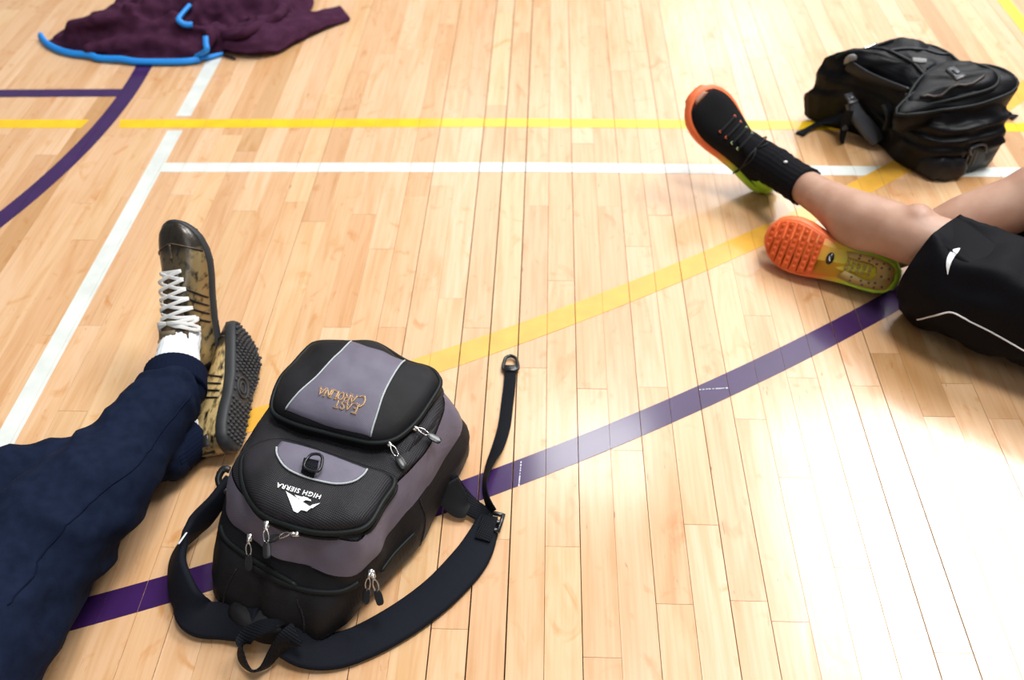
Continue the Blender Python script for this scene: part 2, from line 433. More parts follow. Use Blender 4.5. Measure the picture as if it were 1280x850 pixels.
for k in range(-72, 73):
    x0 = PH + PITCH * k + gap(k) / 2; x1 = PH + PITCH * (k + 1) - gap(k + 1) / 2
    xc = (x0 + x1) / 2
    js = sorted(y for x, y in JOINTS if int(math.floor((x - PH) / PITCH)) == k)
    y = -2.0 - rb.random(); ys = [y]
    while y < 7.0:
        nxt = [j for j in js if j > y + .15]
        step = rb.uniform(.38, 1.15)
        if nxt and y + step > nxt[0] - .3: y = nxt[0] if nxt[0] - y < 1.6 else y + step * .7
        else: y += step
        ys.append(y)
    for ya, yb in zip(ys[:-1], ys[1:]):
        def inside(px, py):
            t = (py - .45) / (2.72 - .45); return (-.78 - .03 + t * (-1.80 + .78)) < px < (.69 + .03 + t * (1.485 - .69))
        vis = yb > .47 and ya < 2.72 and any(inside(px, min(max(py, .46), 2.71)) for px in (x0, x1) for py in (ya, yb, (ya + yb) / 2))
        tilt = rb.gauss(0, .0016)
        if vis and nplank < 300:
            key = round(x1 - x0, 5)
            if key not in MESHES: MESHES[key] = board_mesh(x1 - x0)
            o = bpy.data.objects.new('plank', MESHES[key]); COL.objects.link(o); o.parent = floor
            o.location = (xc, (ya + yb) / 2, -abs(tilt) * .014); o.scale = (1, yb - ya - .0004, 1); o.rotation_euler = (rb.gauss(0, .0003), tilt, 0); nplank += 1
        else:
            far.add(box((xc, (ya + yb) / 2, -.0097), (x1 - x0, yb - ya - .0004, .019), bev=.0003))
far.build('plank', M_wood2, floor, smooth=False, kind='stuff')

NL = [0]
def strip(path, width, mat_, label, clip=None):
    """a painted line: thin slab pieces, one per board it crosses"""
    NL[0] += 1; zl = .0004 + NL[0] * .00004
    mb = MB(); P = [Vector((p[0], p[1], 0)) for p in path]
    E = []
    for i, p in enumerate(P):
        t = (P[min(i + 1, len(P) - 1)] - P[max(i - 1, 0)]).normalized(); n = Vector((-t.y, t.x, 0))
        E.append((p + n * width / 2, p - n * width / 2))
    def cl(poly, axis_x, keep_greater):
        out = []
        for i in range(len(poly)):
            a, b = poly[i], poly[(i + 1) % len(poly)]
            ia = (a.x >= axis_x) == keep_greater; ib = (b.x >= axis_x) == keep_greater
            if ia: out.append(a)
            if ia != ib and abs(a.x - b.x) > 1e-9: out.append(a + (b - a) * ((axis_x - a.x) / (b.x - a.x)))
        return out
    for i in range(len(P) - 1):
        q = [E[i][0], E[i][1], E[i + 1][1], E[i + 1][0]]
        if clip: q2 = clip(q, i, len(P) - 1); q = q2 if q2 else q
        k0 = int(math.floor((min(a.x for a in q) - PH) / PITCH)); k1 = int(math.floor((max(a.x for a in q) - PH) / PITCH))
        for k in range(k0, k1 + 1):
            a = cl(q, PH + PITCH * k + gap(k) / 2 + .0002, True)
            if len(a) < 3: continue
            a = cl(a, PH + PITCH * (k + 1) - gap(k + 1) / 2 - .0002, False)
            if len(a) < 3: continue
            n = len(a); v = [Vector((p.x, p.y, zl)) for p in a] + [Vector((p.x, p.y, -.0004)) for p in a]
            mb.add((v, [tuple(range(n))] + [(j, n + j, n + (j + 1) % n, (j + 1) % n) for j in range(n)]))
    return mb.build('painted_line', mat_, floor, smooth=False, label=label)
def seg(a, b, n=30): return [(a[0] + (b[0] - a[0]) * i / n, a[1] + (b[1] - a[1]) * i / n) for i in range(n + 1)]
def arc(c, r, a0, a1, n): return [(c[0] + r * math.cos(math.radians(a0 + (a1 - a0) * i / n)), c[1] + r * math.sin(math.radians(a0 + (a1 - a0) * i / n))) for i in range(n + 1)]
def slant_end(dx0, dx1):
    def f(q, i, n):
        q = list(q)
        if i == 0 and dx0: q[0] = q[0] + Vector((dx0, 0, 0)); q[1] = q[1] - Vector((dx0, 0, 0))
        if i == n - 1 and dx1: q[3] = q[3] + Vector((dx1, 0, 0)); q[2] = q[2] - Vector((dx1, 0, 0))
        return q
    return f
strip(seg((-3.5, 1.955), (-1.228, 1.966)), .041, M_yel, 'left end of the bright yellow court line, stopping short of the purple circle', slant_end(0, .004))
strip(seg((-1.135, 1.967), (-.1, 1.979)) + seg((-.06, 1.979), (1.24, 1.964)), .041, M_yel, 'long bright yellow line running straight across the court', slant_end(-.004, 0))
strip(seg((1.30, 1.963), (3.5, 1.95)), .041, M_yel, 'right end of the bright yellow court line beside the black backpack', slant_end(.03, 0))
strip(seg((-.962, 1.769), (-.05, 1.778)) + seg((0, 1.778), (.815, 1.770)), .039, M_white, 'white line across the court below the yellow one', slant_end(0, .022))
strip(seg((.925, 1.769), (3.5, 1.75)), .039, M_white, 'white court line emerging from under the black backpack', slant_end(.022, 0))
strip(seg((-.968, -1.0), (-.975, 1.935)), .040, M_white, 'white line along the boards at the left, below the yellow line')
strip(seg((-.975, 2.005), (-.98, 5.0)), .040, M_white, 'white line along the boards at the left, beyond the yellow line')
strip(arc((-3.02, 6.83), 6.36, -75, -35, 150), .053, M_amber, 'diagonal amber line crossing the court')
strip(seg((1.42, 2.10), (1.42, 5.0)), .040, M_yel, 'yellow line along the boards in the top right corner')
strip(arc((-2.6056, 6.0977), 5.8223, -82, -40, 180), .050, M_purple, 'wide purple curved line passing under the grey and black backpack')
strip(arc((-2.9162, 2.1539), 1.7493, -70, 70, 140), .048, M_purple, 'purple circle arc at the upper left')
strip(seg((-3.5, 2.09), (-1.19, 2.124)), .040, M_purple, 'straight purple line ending at the purple circle')

for pts in ([(-0.0378, 0.8932, 0.001), (-0.0404, 0.8398, 0.001)], [(0.2904, 1.0651, 0.001), (0.346, 1.0702, 0.001)]):
    a, b = Vector(pts[0]), Vector(pts[1])
    mb = MB()
    rs = random.Random(3)
    for i in range(9):
        p, q = a + (b - a) * (i / 9), a + (b - a) * ((i + rs.uniform(.4, .95)) / 9)
        d = (q - p).normalized(); w = Vector((-d.y, d.x, 0)) * rs.uniform(.0006, .0012)
        mb.add(loft([[p + w, p - w, p - w + Vector((0, 0, .0004)), p + w + Vector((0, 0, .0004))], [q + w * .5, q - w, q - w + Vector((0, 0, .0004)), q + w * .5 + Vector((0, 0, .0004))]]))
    mb.build('paint_scuff', M_print, floor, smooth=False, label='pale scuff along a board seam in the purple line')
# ------------------------------------------------------------------ grey and black backpack (its own frame: x across, y towards its base, z up)
bag = empty('backpack', (-.3333, .7665, 0), math.radians(-24), 'grey and black school backpack lying on its back, one webbing tail stretched out beside it', 'backpack')
def bm_obj(name, vf, m, parent=bag, **k): return mesh_obj(name, vf[0], vf[1], m, parent, local=True, **k)
CB = (-.012, .0)
def mm(L): return [(a / 1000, b / 1000) for a, b in L]
O_floor = mm([(118, 190), (128, 100), (130, 10), (122, -54), (108, -110), (88, -160), (70, -188), (0, -200), (-58, -196), (-95, -175), (-132, -120), (-150, -60), (-155, 50), (-150, 150), (-130, 190), (-60, 205), (60, 205)])
O_low = mm([(130, 205), (142, 100), (146, 10), (138, -54), (126, -112), (104, -166), (84, -198), (0, -212), (-62, -209), (-102, -186), (-142, -130), (-162, -60), (-167, 50), (-162, 150), (-142, 205), (-60, 225), (60, 225)])
O_mid = mm([(138, 200), (148, 110), (149, 20), (142, -45), (136, -98), (116, -150), (84, -176), (0, -184), (-50, -182), (-95, -166), (-134, -120), (-160, -58), (-167, 57), (-166, 140), (-150, 198), (-90, 222), (0, 230), (90, 224)])
O_seam = mm([(138, 192), (144, 120), (143, 30), (134, -35), (138, -77), (119, -126), (54, -136), (3, -145), (-32, -138), (-62, -132), (-98, -123), (-121, -106), (-146, -56), (-160, 57), (-163, 130), (-148, 186), (-100, 212), (0, 222), (90, 216)])
i_pts = [(0.1208, 0.1636), (0.1356, 0.0913), (0.1291, 0.0471), (0.1218, 0.0007), (0.1275, -0.0444), (0.1264, -0.078), (0.1081, -0.1004)]
O_in = [(.098, .19)] + [tuple(p) for p in i_pts] + mm([(-30, -112), (-62, -105), (-95, -92), (-118, -70), (-128, -30), (-140, 57), (-145, 130), (-132, 176), (-90, 200), (0, 208), (70, 203)])
NB = 144
rF, rL, rM, rS, rI = [polar(o, CB, NB) for o in (O_floor, O_low, O_mid, O_seam, O_in)]
def wrb(p):
    a = .0055 if .01 < p.z < .10 else .001
    d = nz(p, 17, 3) * a + nz((p.x * 3, p.y * 3, p.z * .6), 6, 9) * a * .8
    if p.y < -.08 and .008 < p.z < .10:      # slumped vertical folds at the top end
        k = min(1, (-.08 - p.y) / .06)
        d += k * ((1 - abs(nz((p.x * 1.5 + p.z * .5, p.y, p.z * .5), 13, 5)) * 3) * .006 - .012 * math.exp(-((p.x - .0 + p.z * .2) / .012) ** 2))
    n = Vector((p.x - CB[0], p.y, 0)); n = n.normalized() if n.length > 1e-6 else Vector((0, 0, 1))
    return n * d
lv = [(rF, .002), (rF * .5 + rL * .5, .006), (rL, .022), (rL * .7 + rM * .3, .045), (rM, .072), (rM * .6 + rS * .4, .090), (rS * 1.0, .104), (rS * .985, .112)]
rings = [pring(r, CB, z) for r, z in lv]
sv, sf = loft(rings, True, False)
sv = [p + wrb(p) for p in sv]
bm_obj('main_body', (sv, sf), M_nylon, label='black lower walls of the pack')
# grey band between side seam and top
def gz(s): return lambda x, y: (.112 + s * (.055 + .012 * max(0, y) / .2))
rings = []
for s in np.linspace(0, 1, 9):
    bul = 1 + .018 * math.sin(math.pi * s)
    rings.append(pring((rS * .99 * (1 - s) + rI * s) * bul, CB, gz(s)))
gv, gf = loft(rings, False, False)
def wrg(p): return Vector((nz(p, 26, 5) * .002, nz(p, 26, 8) * .002, nz((p.x, p.y, p.z), 30, 1) * .0035))
gv = [p + wrg(p) for p in gv]
bm_obj('grey_panel', (gv, gf), M_grey, label='glossy grey side band with sewn seam')
rings = []
for s, dz in ((1.0, 0), (.97, .006), (.85, .010), (.6, .012), (.3, .012)):
    rings.append(pring(rI * s, CB, lambda x, y, dz=dz: gz(1)(x, y) + dz - .002))
cv, cf = loft(rings, True, True)
cv = [p + Vector((0, 0, nz(p, 22, 4) * .006)) for p in cv]
bm_obj('front_recess', (cv, cf), M_nylon2, label='black cloth between the two pockets')

# big lower pouch (nearer the base of the pack) and small upper pocket
O_up = [(0.1029, 0.1805), (0.0963, 0.1931), (0.0724, 0.2065), (0.0281, 0.2039), (-0.0371, 0.2163), (-0.079, 0.2007), (-0.1276, 0.1781), (-0.1352, 0.1524), (-0.1357, 0.1265), (-0.137, 0.0913), (-0.1241, 0.052), (-0.1048, 0.028), (-0.0629, 0.0242), (-0.0201, 0.0289), (0.0326, 0.037), (0.0674, 0.045), (0.093, 0.0654), (0.1047, 0.1048), (0.105, 0.1488)]
O_pk = [(-0.0976, -0.0202), (-0.1057, -0.0383), (-0.1053, -0.0555), (-0.0811, -0.0859), (-0.0494, -0.1088), (-0.0156, -0.1198), (0.0321, -0.1176), (0.0695, -0.1099), (0.1043, -0.0926), (0.1256, -0.0709), (0.1241, -0.0286), (0.1236, 0.0018), (0.1127, 0.0139), (0.0766, 0.0104), (-0.0051, 0.0051), (-0.0694, -0.001)]
CU = (-.022, .122); CP = (-.012, -.045)
rU = polar(O_up, CU, NB); rP = polar(O_pk, CP, NB)
def wrp(sd):
    def f(p):
        return Vector((nz(p, 18, sd) * .003, nz(p, 18, sd + 2) * .003, nz(p, 14, sd + 4) * .006 + nz(p, 34, sd + 6) * .002))
    return f
def zup(z): return lambda x, y: z + (y - .03) * .03
LU = [(.97, zup(.155)), (1.0, zup(.165)), (1.01, zup(.180)), (1.0, zup(.192)), (.985, zup(.199)), (.95, zup(.2075)), (.88, zup(.214)), (.78, zup(.219)), (.65, zup(.223)), (.5, zup(.226)), (.35, zup(.228)), (.2, zup(.229)), (.08, zup(.2295))]
def dome_v(r, c, levels, wr):
    rings = [pring(r, c, z, s) for s, z in levels]
    v, f = loft(rings, True, False); n = len(r); last = len(v) - n
    v.append(Vector((c[0], c[1], sum(v[last + i].z for i in range(n)) / n)))
    f += [(last + i, last + (i + 1) % n, len(v) - 1) for i in range(n)]
    return [p + wr(p) for p in v], f
uv_, uf_ = dome_v(rU, CU, LU, wrp(11))
# far wall of the upper pouch drops towards the floor
upo = bm_obj('upper_pocket', (uv_, uf_), M_nylon, label='black domed pocket with a grey centre panel')
tU = bvh(uv_, uf_)
LP = [(.98, .150), (1.0, .160), (1.005, .170), (.995, .180), (.975, .186), (.93, .191), (.86, .195), (.75, .198), (.6, .2005), (.45, .202), (.3, .203), (.15, .203)]
pv_, pf_ = dome_v(rP, CP, LP, wrp(23))
ppo = bm_obj('lower_pocket', (pv_, pf_), M_nylon2, label='black ripstop pocket with a half-round grey panel')
tP = bvh(pv_, pf_)

# zipper rims
def rim(r, c, z, s, rad, name, parent_part, a0=None, a1=None, tree=None):
    n = len(r); pts = []
    for i in range(n):
        a = -180 + 360 * i / n
        if a0 is not None and not (a0 <= a <= a1): continue
        x, y = c[0] + r[i] * s * math.cos(math.radians(a)), c[1] + r[i] * s * math.sin(math.radians(a))
        pts.append(Vector((x, y, z(x, y) if callable(z) else z)))
    full = a0 is None
    vf = tube(pts[::2], rad, 8, 2, closed=full)
    return mesh_obj(name, vf[0], vf[1], M_zip, parent_part, local=True, label=None)
def wr_tube(o, wr): pass
rim(rU, CU, zup(.1975), 1.006, .0042, 'zipper', upo)
rim(rU, CU, zup(.172), 1.015, .0028, 'seam_piping', upo)
rim(rP, CP, .178, 1.012, .0048, 'zipper', ppo)
rim(rP, CP, .1655, 1.02, .003, 'seam_piping', ppo)

# soft black gusset between the upper pocket and the grey side band
go = [(0.0901, 0.202), (0.1186, 0.1744), (0.1264, 0.1237), (0.1207, 0.0767), (0.1165, 0.0386), (0.0939, 0.0409), (0.08, 0.06), (0.0964, 0.095), (0.0973, 0.1481)]
gc = (sum(p[0] for p in go) / 9, sum(p[1] for p in go) / 9)
for k_ in range(1):
    rg_ = polar(go, gc, 60)
    vg_, fg_ = dome_v(rg_, gc, [(1.0, .140), (1.0, .162), (.96, .172), (.85, .180), (.65, .185), (.35, .187), (.1, .187)], lambda p: Vector((nz(p, 30, 3) * .002, nz(p, 30, 5) * .002, (1 - abs(nz((p.x * 1.5, p.y, p.z), 20, 9)) * 3) * .004)))
    bm_obj('pocket_gusset', (vg_, fg_), M_nylon2)
# grey panel on the upper pocket with reflective piping
gp = [(-0.0644, 0.1898), (-0.0626, 0.1519), (-0.0663, 0.0993), (-0.0761, 0.0552), (-0.0825, 0.0339), (-0.0519, 0.0344), (0.0042, 0.0386), (0.0608, 0.0485), (0.0544, 0.0833), (0.0446, 0.1241), (0.0397, 0.1563), (0.0362, 0.1907), (-0.0031, 0.1915), (-0.0315, 0.188)]
vf = patch(gp, tU, .0016, smooth=False)
mesh_obj('grey_patch', vf[0], vf[1], M_grey, upo, local=True, label='grey panel carrying gold lettering')
def piping(px, tree, parent, m=M_pipe, r=.0016, name='reflective_piping', off=.002):
    pts = [drop(tree, p[0], p[1], off) or stick(tree, (p[0], p[1], .19), off) for p in crom(px, 5)]
    vf = tube(pts, r, 6, 1); return mesh_obj(name, vf[0], vf[1], m, parent, local=True)
piping(gp[0:5], tU, upo); piping(gp[7:12], tU, upo)
sd = [(-0.061, -0.0122), (-0.059, -0.0261), (-0.0483, -0.0381), (-0.0251, -0.0511), (0.003, -0.0542), (0.0337, -0.0497), (0.0591, -0.0423), (0.0771, -0.0284), (0.0838, -0.0121), (0.084, -0.0003), (0.0593, -0.0025), (0.0312, -0.0022), (0.0029, -0.0027), (-0.031, -0.0063)]
vf = patch(sd, tP, .0016)
mesh_obj('grey_patch', vf[0], vf[1], M_grey, ppo, local=True, label='half-round grey panel')
piping(sd[1:10], tP, ppo)

# lettering
GLY = {'E': [[(.55, 1), (0, 1), (0, 0), (.55, 0)], [(0, .5), (.42, .5)]], 'A': [[(0, 0), (.35, 1), (.7, 0)], [(.13, .36), (.57, .36)]],
       'S': [[(.55, .85), (.4, 1), (.15, 1), (.02, .78), (.15, .56), (.42, .45), (.56, .22), (.42, 0), (.15, 0), (0, .15)]],
       'T': [[(0, 1), (.7, 1)], [(.35, 1), (.35, 0)]], 'C': [[(.62, .8), (.45, 1), (.2, 1), (0, .7), (0, .3), (.2, 0), (.45, 0), (.62, .2)]],
       'R': [[(0, 0), (0, 1), (.4, 1), (.56, .85), (.56, .65), (.4, .5), (0, .5)], [(.28, .5), (.62, 0)]],
       'O': [[(.35, 1), (.1, .85), (0, .5), (.1, .15), (.35, 0), (.6, .15), (.7, .5), (.6, .85), (.35, 1)]],
       'L': [[(0, 1), (0, 0), (.5, 0)]], 'I': [[(0, 1), (0, 0)]], 'N': [[(0, 0), (0, 1), (.6, 0), (.6, 1)]]}
ADV = {'E': .74, 'A': .84, 'S': .74, 'T': .82, 'C': .8, 'R': .78, 'O': .88, 'L': .66, 'I': .22, 'N': .8}
SER = {'E': [(0, 1), (0, 0)], 'A': [(0, 0), (.7, 0)], 'T': [(.35, 0)], 'R': [(0, 0), (.62, 0)], 'L': [(0, 1)], 'I': [(0, 1), (0, 0)], 'N': [(0, 0), (.6, 1)], 'S': [], 'C': [], 'O': []}
def letters(text, x0, y0, dx, dy, h, tree, parent, name, big=None):
    """stroke letters laid on the cloth; dx, dy = reading direction and up direction in the pack's frame"""
    g = MB(); q = MB(); x = 0
    for i, ch in enumerate(text):
        s = h * (big if big and i == 0 else 1.0); yo = -(s - h) * .7
        strokes = [list(t) for t in GLY[ch]] + [[(a - .13, b), (a + .13, b)] for a, b in SER[ch]]
        for st in strokes:
            pts = []
            for (a, b), (c_, d_) in zip(st[:-1], st[1:]):
                k = 3
                pts += [(a + (c_ - a) * t / k, b + (d_ - b) * t / k) for t in range(k)]
            pts.append(st[-1]); P = []
            for a, b in pts:
                px = x0 + dx[0] * (x + a * s) + dy[0] * (yo + b * s); py = y0 + dx[1] * (x + a * s) + dy[1] * (yo + b * s)
                P.append(drop(tree, px, py, .0024) or Vector((px, py, .2)))
            P2 = [p + Vector((0, 0, .0011)) for p in P]
            g.add(tube(P, .00135 * (h / .0115), 6, 1, smooth=False)); q.add(tube(P2, .00055 * (h / .0115), 5, 1, smooth=False))
        x += ADV[ch] * s * 1.02
    o = g.build(name, M_gold_thread, parent, local=True, label='gold embroidered letters ' + text)
    q.build('thread_centre', M_purple_thread, bag, local=True, label='dull purple thread inside the gold letters')
    return x
R_ = Vector((-0.0453, 0.0701)) - Vector((0.0334, 0.08)); rl = R_.length; R_ = R_ / rl; Up = Vector((R_.y * -1, R_.x)); Up = Up if Up.y < 0 else -Up
a = (0.0294, 0.0897)
letters('CAROLINA', a[0], a[1], R_, Up, .0125, tU, upo, 'lettering', big=1.35)
a = (0.0248, 0.076)
letters('EAST', a[0], a[1], R_, Up, .0115, tU, upo, 'lettering', big=1.15)

def font_mesh(text, size, width=1.0):
    cu = bpy.data.curves.new('t', 'FONT'); cu.body = text; cu.size = size; cu.resolution_u = 2; cu.space_character = 1.12; cu.offset = size * .022
    o = bpy.data.objects.new('t', cu); COL.objects.link(o)
    dg = bpy.context.evaluated_depsgraph_get(); dg.update()
    e = bpy.data.meshes.new_from_object(o.evaluated_get(dg))
    v = [(p.co.x * width, p.co.y) for p in e.vertices]; f = [tuple(p.vertices) for p in e.polygons]
    bpy.data.objects.remove(o, do_unlink=True); bpy.data.curves.remove(cu); bpy.data.meshes.remove(e)
    return v, f
def lay(v2, f, x0, y0, dx, dy, tree, name, m, parent, off=.0022, label=None):
    top = []
    for x, y in v2:
        px, py = x0 + dx[0] * x + dy[0] * y, y0 + dx[1] * x + dy[1] * y
        top.append(drop(tree, px, py, off) or Vector((px, py, .2)))
    return mesh_obj(name, top, f, m, parent, local=True, smooth=False, label=label)
h0, h1 = Vector((0.052, -0.0679)), Vector((-0.0172, -0.0784))
R2 = (h1 - h0); ln = R2.length; R2 = R2 / ln; U2 = Vector((R2.y, -R2.x)); U2 = U2 if U2.y < 0 else -U2
fv, ff = font_mesh('HIGH SIERRA', .0098)
wmax = max(p[0] for p in fv)
lay([(x * ln / wmax, y) for x, y in fv], ff, h0.x, h0.y, R2, U2, tP, 'lettering', M_print, ppo, label='white printed words HIGH SIERRA')
# mountain mark above the words (towards the viewer, since the pack lies upside down)
def mk(P, n='mountain_mark'):
    q = [(p[0], p[1]) for p in P]
    return q
mb = MB()
for P in ([(0.0015, -0.0846), (0.0496, -0.09), (0.0465, -0.0973), (0.0378, -0.0985), (0.0351, -0.1041), (0.0284, -0.1044)],
          [(0.0161, -0.0837), (0.0415, -0.0806), (0.0441, -0.0823), (0.0225, -0.0867)],
          [(0.0291, -0.0805), (0.0383, -0.0799), (0.0316, -0.0897), (0.0251, -0.0884)],
          [(0.0483, -0.0862), (0.057, -0.0792), (0.0514, -0.0906), (0.0445, -0.0924)]):
    c_ = (sum(p[0] for p in P) / len(P), sum(p[1] for p in P) / len(P)); n = len(P)
    top = [drop(tP, p[0], p[1], .0022) for p in P] + [drop(tP, c_[0], c_[1], .0022)]
    mb.add((top, [(i, (i + 1) % n, n) for i in range(n)]))
mb.build('mountain_mark', M_print, ppo, local=True, smooth=False, label='white printed mountain mark')

# carabiner on its webbing tab
tb = [(-0.0002, -0.0488, 0.206), (0.0298, -0.0454, 0.206), (0.0231, -0.0299, 0.206), (-0.0042, -0.0333, 0.206)]
c0 = Vector((0.012, -0.0414, 0.208))
vf = ribbon([(Vector((0.0141, -0.0497, 0.204)), (1, .0, 0), .022), (Vector((0.0146, -0.0441, 0.211)), (1, 0, 0), .022), (Vector((0.0106, -0.0343, 0.212)), (1, 0, 0), .022), (Vector((0.0048, -0.0259, 0.206)), (1, 0, 0), .022)], .003)
tab = mesh_obj('webbing_tab', vf[0], vf[1], M_web, ppo, local=True)
vf = tube([Vector(p) for p in ((0.0059, -0.0428, 0.214), (0.0047, -0.0246, 0.216), (0.0155, -0.0179, 0.216), (0.0241, -0.0225, 0.215), (0.0308, -0.0404, 0.214), (0.0192, -0.0458, 0.214))], .0023, 8, 5, closed=True)
mesh_obj('carabiner', vf[0], vf[1], M_plastic, ppo, local=True, label='small black carabiner')

# zipper pulls
def pull(p, d, parent, n=1):
    p = Vector(p); d = Vector(d).normalized(); s = Vector((0, 0, 1)).cross(d).normalized(); up = d.cross(s)
    M = Matrix((d, s, up)).transposed()
    mb = MB().add(box(p, (.011, .0075, .006), M, .0015)).add(box(p + d * .004 + up * .004, (.009, .004, .003), M, .001))
    mb.add(tube([p + d * .006 + up * .004, p + d * .013 + s * .0035 + up * .003, p + d * .022 + s * .003, p + d * .025, p + d * .022 - s * .003, p + d * .013 - s * .0035 + up * .003], .0011, 6, 4, closed=True))
    o = mesh_obj('zipper_pull', mb.v, mb.f, M_metal, parent, local=True, label='nickel zipper pull')
    vf = ribbon([(p + d * .023, s, .006), (p + d * .030 - up * .002, s, .011), (p + d * .042 - up * .004, s, .011), (p + d * .046 - up * .005, s, .006)], .003)
    mesh_obj('pull_tab', vf[0], vf[1], M_plastic, bag, local=True, label='black rubber pull tab')
def dirpx(a, b): return Vector(b) - Vector(a)
pull((0.0868, 0.055, 0.196), dirpx((0.0868, 0.055, 0.196), (0.124, 0.0352, 0.186)), upo)
pull((0.1059, 0.0959, 0.196), dirpx((0.1059, 0.0959, 0.196), (0.1361, 0.0983, 0.19)), upo)
pull((-0.0037, -0.1318, 0.178), dirpx((-0.0037, -0.1318, 0.178), (0.0118, -0.157, 0.165)), ppo)
pull((0.0426, -0.127, 0.178), dirpx((0.0426, -0.127, 0.178), (0.0116, -0.142, 0.17)), ppo)
pull((-0.0278, -0.1488, 0.152), dirpx((-0.0278, -0.1488, 0.152), (-0.0159, -0.176, 0.13)), bag)
pull((0.1396, -0.1021, 0.105), dirpx((0.1396, -0.1021, 0.105), (0.1439, -0.1246, 0.085)), bag)
pull((0.1433, -0.1019, 0.103), dirpx((0.1433, -0.1019, 0.103), (0.1609, -0.1195, 0.083)), bag)

# lower seam zipper round the walls, and side pocket zipper
tB = bvh(sv, sf)
def wall_line(P, r, name='zipper', off=.001, label=None):
    pts = [stick(tB, p, off) for p in P]
    vf = tube(pts, r, 8, 5); return mesh_obj(name, vf[0], vf[1], M_zip, bag, local=True, label=label)
wall_line([(-0.1258, -0.138, 0.105), (-0.096, -0.1465, 0.1), (-0.0564, -0.1546, 0.1), (-0.0008, -0.1602, 0.1), (0.0523, -0.1645, 0.1), (-.03, -.165, .094), (.02, -.167, .094), (.07, -.160, .094), (.112, -.142, .094), (.128, -.118, .094)], .0045)
wall_line([(0.1282, -0.0774, 0.07), (0.1357, -0.044, 0.07), (0.1532, -0.0019, 0.07)], .003)
for P in ([(0.1258, 0.0368, 0.105), (0.1361, 0.0253, 0.06), (0.1434, 0.0076, 0.02)], [(-.055, -.178, .085), (-.066, -.2, .05), (-.066, -.205, .02)], [(.058, -.18, .085), (.072, -.19, .05), (.07, -.196, .02)]):
    pts = [stick(tB, p, .0006) for p in crom(P, 6)]
    vf = tube(pts, .0016, 6, 1); mesh_obj('seam', vf[0], vf[1], M_nylon2, bag, local=True)

# shoulder straps, haul loop, webbing (laid on the floor: world positions)
def W_obj(name, vf, m, **k): return mesh_obj(name, vf[0], vf[1], m, bag, **k)
Z = Vector((0, 0, 1))
# right strap
K = [((-0.3788, 0.5524, 0.03), (.1, .9, .35), .050), ((-0.3398, 0.5392, 0.016), (.05, 1, .15), .054), ((-0.289, 0.5454, 0.008), (-.15, 1, 0), .056), ((-0.2229, 0.5824, 0.007), (-.5, .85, 0), .059), ((-0.1617, 0.6346, 0.007), (-.65, .75, 0), .060), ((-0.1153, 0.6948, 0.007), (-.85, .5, 0), .060), ((-0.0952, 0.7424, 0.008), (-1, .15, 0), .048), ((-0.089, 0.7729, 0.01), (-1, .0, .1), .034)]
W_obj('shoulder_strap', ribbon(K, .012, 10, .9), M_pad, label='padded strap curving out over the floor to a buckle')
W_obj('strap_fold', ribbon([((-0.0845, 0.7697, 0.02), (-.9, .2, 0), .026), ((-0.0908, 0.7417, 0.019), (-.9, .2, 0), .026), ((-0.0952, 0.7273, 0.016), (-.9, .2, 0), .026)], .004), M_web)
# buckle
bp_ = Vector((-0.0777, 0.7618, 0.016)); bx_ = (Vector((-0.0733, 0.7802, 0.016)) - Vector((-0.082, 0.7438, 0.016))).normalized(); by_ = Z.cross(bx_)
Mb = Matrix((bx_, by_, Z)).transposed()
mb = MB().add(box(bp_ + by_ * .011, (.034, .006, .010), Mb, .002)).add(box(bp_ - by_ * .011, (.034, .006, .010), Mb, .002))
for q in (-.015, 0, .015): mb.add(box(bp_ + bx_ * q, (.006, .022, .008), Mb, .0015))
mb.build('ladder_lock_buckle', M_plastic, bag, label='black plastic strap buckle')
W_obj('webbing', ribbon([((-0.156, 0.8179, 0.05), (.3, .6, .7), .034), ((-0.1403, 0.8035, 0.03), (.3, .8, .5), .036), ((-0.1161, 0.7884, 0.016), (.3, .9, .3), .03), ((-0.0845, 0.7677, 0.016), (.3, .95, .1), .026)], .004), M_web, label='short webbing from the base corner to the buckle')
W_obj('anchor_triangle', ribbon([((-0.1605, 0.8084, 0.05), (.8, .3, .4), .05), ((-0.1381, 0.7871, 0.022), (.8, .5, .3), .04), ((-0.1222, 0.7803, 0.014), (.8, .5, .1), .02)], .005), M_nylon)
tail = [((-0.0808, 0.7761, 0.022), (.2, .2, 1), .024), ((-0.0907, 0.7938, 0.03), (.25, .1, 1), .024), ((-0.0966, 0.8263, 0.026), (.35, .15, .9), .023), ((-0.0914, 0.8727, 0.016), (.7, .2, .6), .023), ((-0.0799, 0.9165, 0.008), (.97, .1, .2), .023), ((-0.0708, 0.9662, 0.004), (1, 0, 0), .023), ((-0.0672, 1.0205, 0.004), (1, 0, .05), .023), ((-0.0645, 1.0686, 0.005), (1, 0, 0), .023), ((-0.0641, 1.1001, 0.006), (1, 0, 0), .023)]
W_obj('webbing_tail', ribbon(tail, .0022, 8), M_web, label='long loose webbing tail lying straight over the boards')
tp = Vector((-0.0642, 1.1033, 0.007)); tq = Vector((-0.065, 1.124, 0.007))
vf = tube([tp + Vector((-.0125, 0, 0)), tp + Vector((-.0125, .020, 0)), tq + Vector((-.009, .010, 0)), tq + Vector((0, .015, 0)), tq + Vector((.009, .010, 0)), tp + Vector((.0125, .020, 0)), tp + Vector((.0125, 0, 0))], .0034, 8, 5, closed=True)
mb = MB().add(vf).add(box(tp + Vector((0, .002, 0)), (.026, .016, .009), None, .002))
mb.build('end_ring', M_plastic, bag, label='plastic thumb ring at the end of the tail')
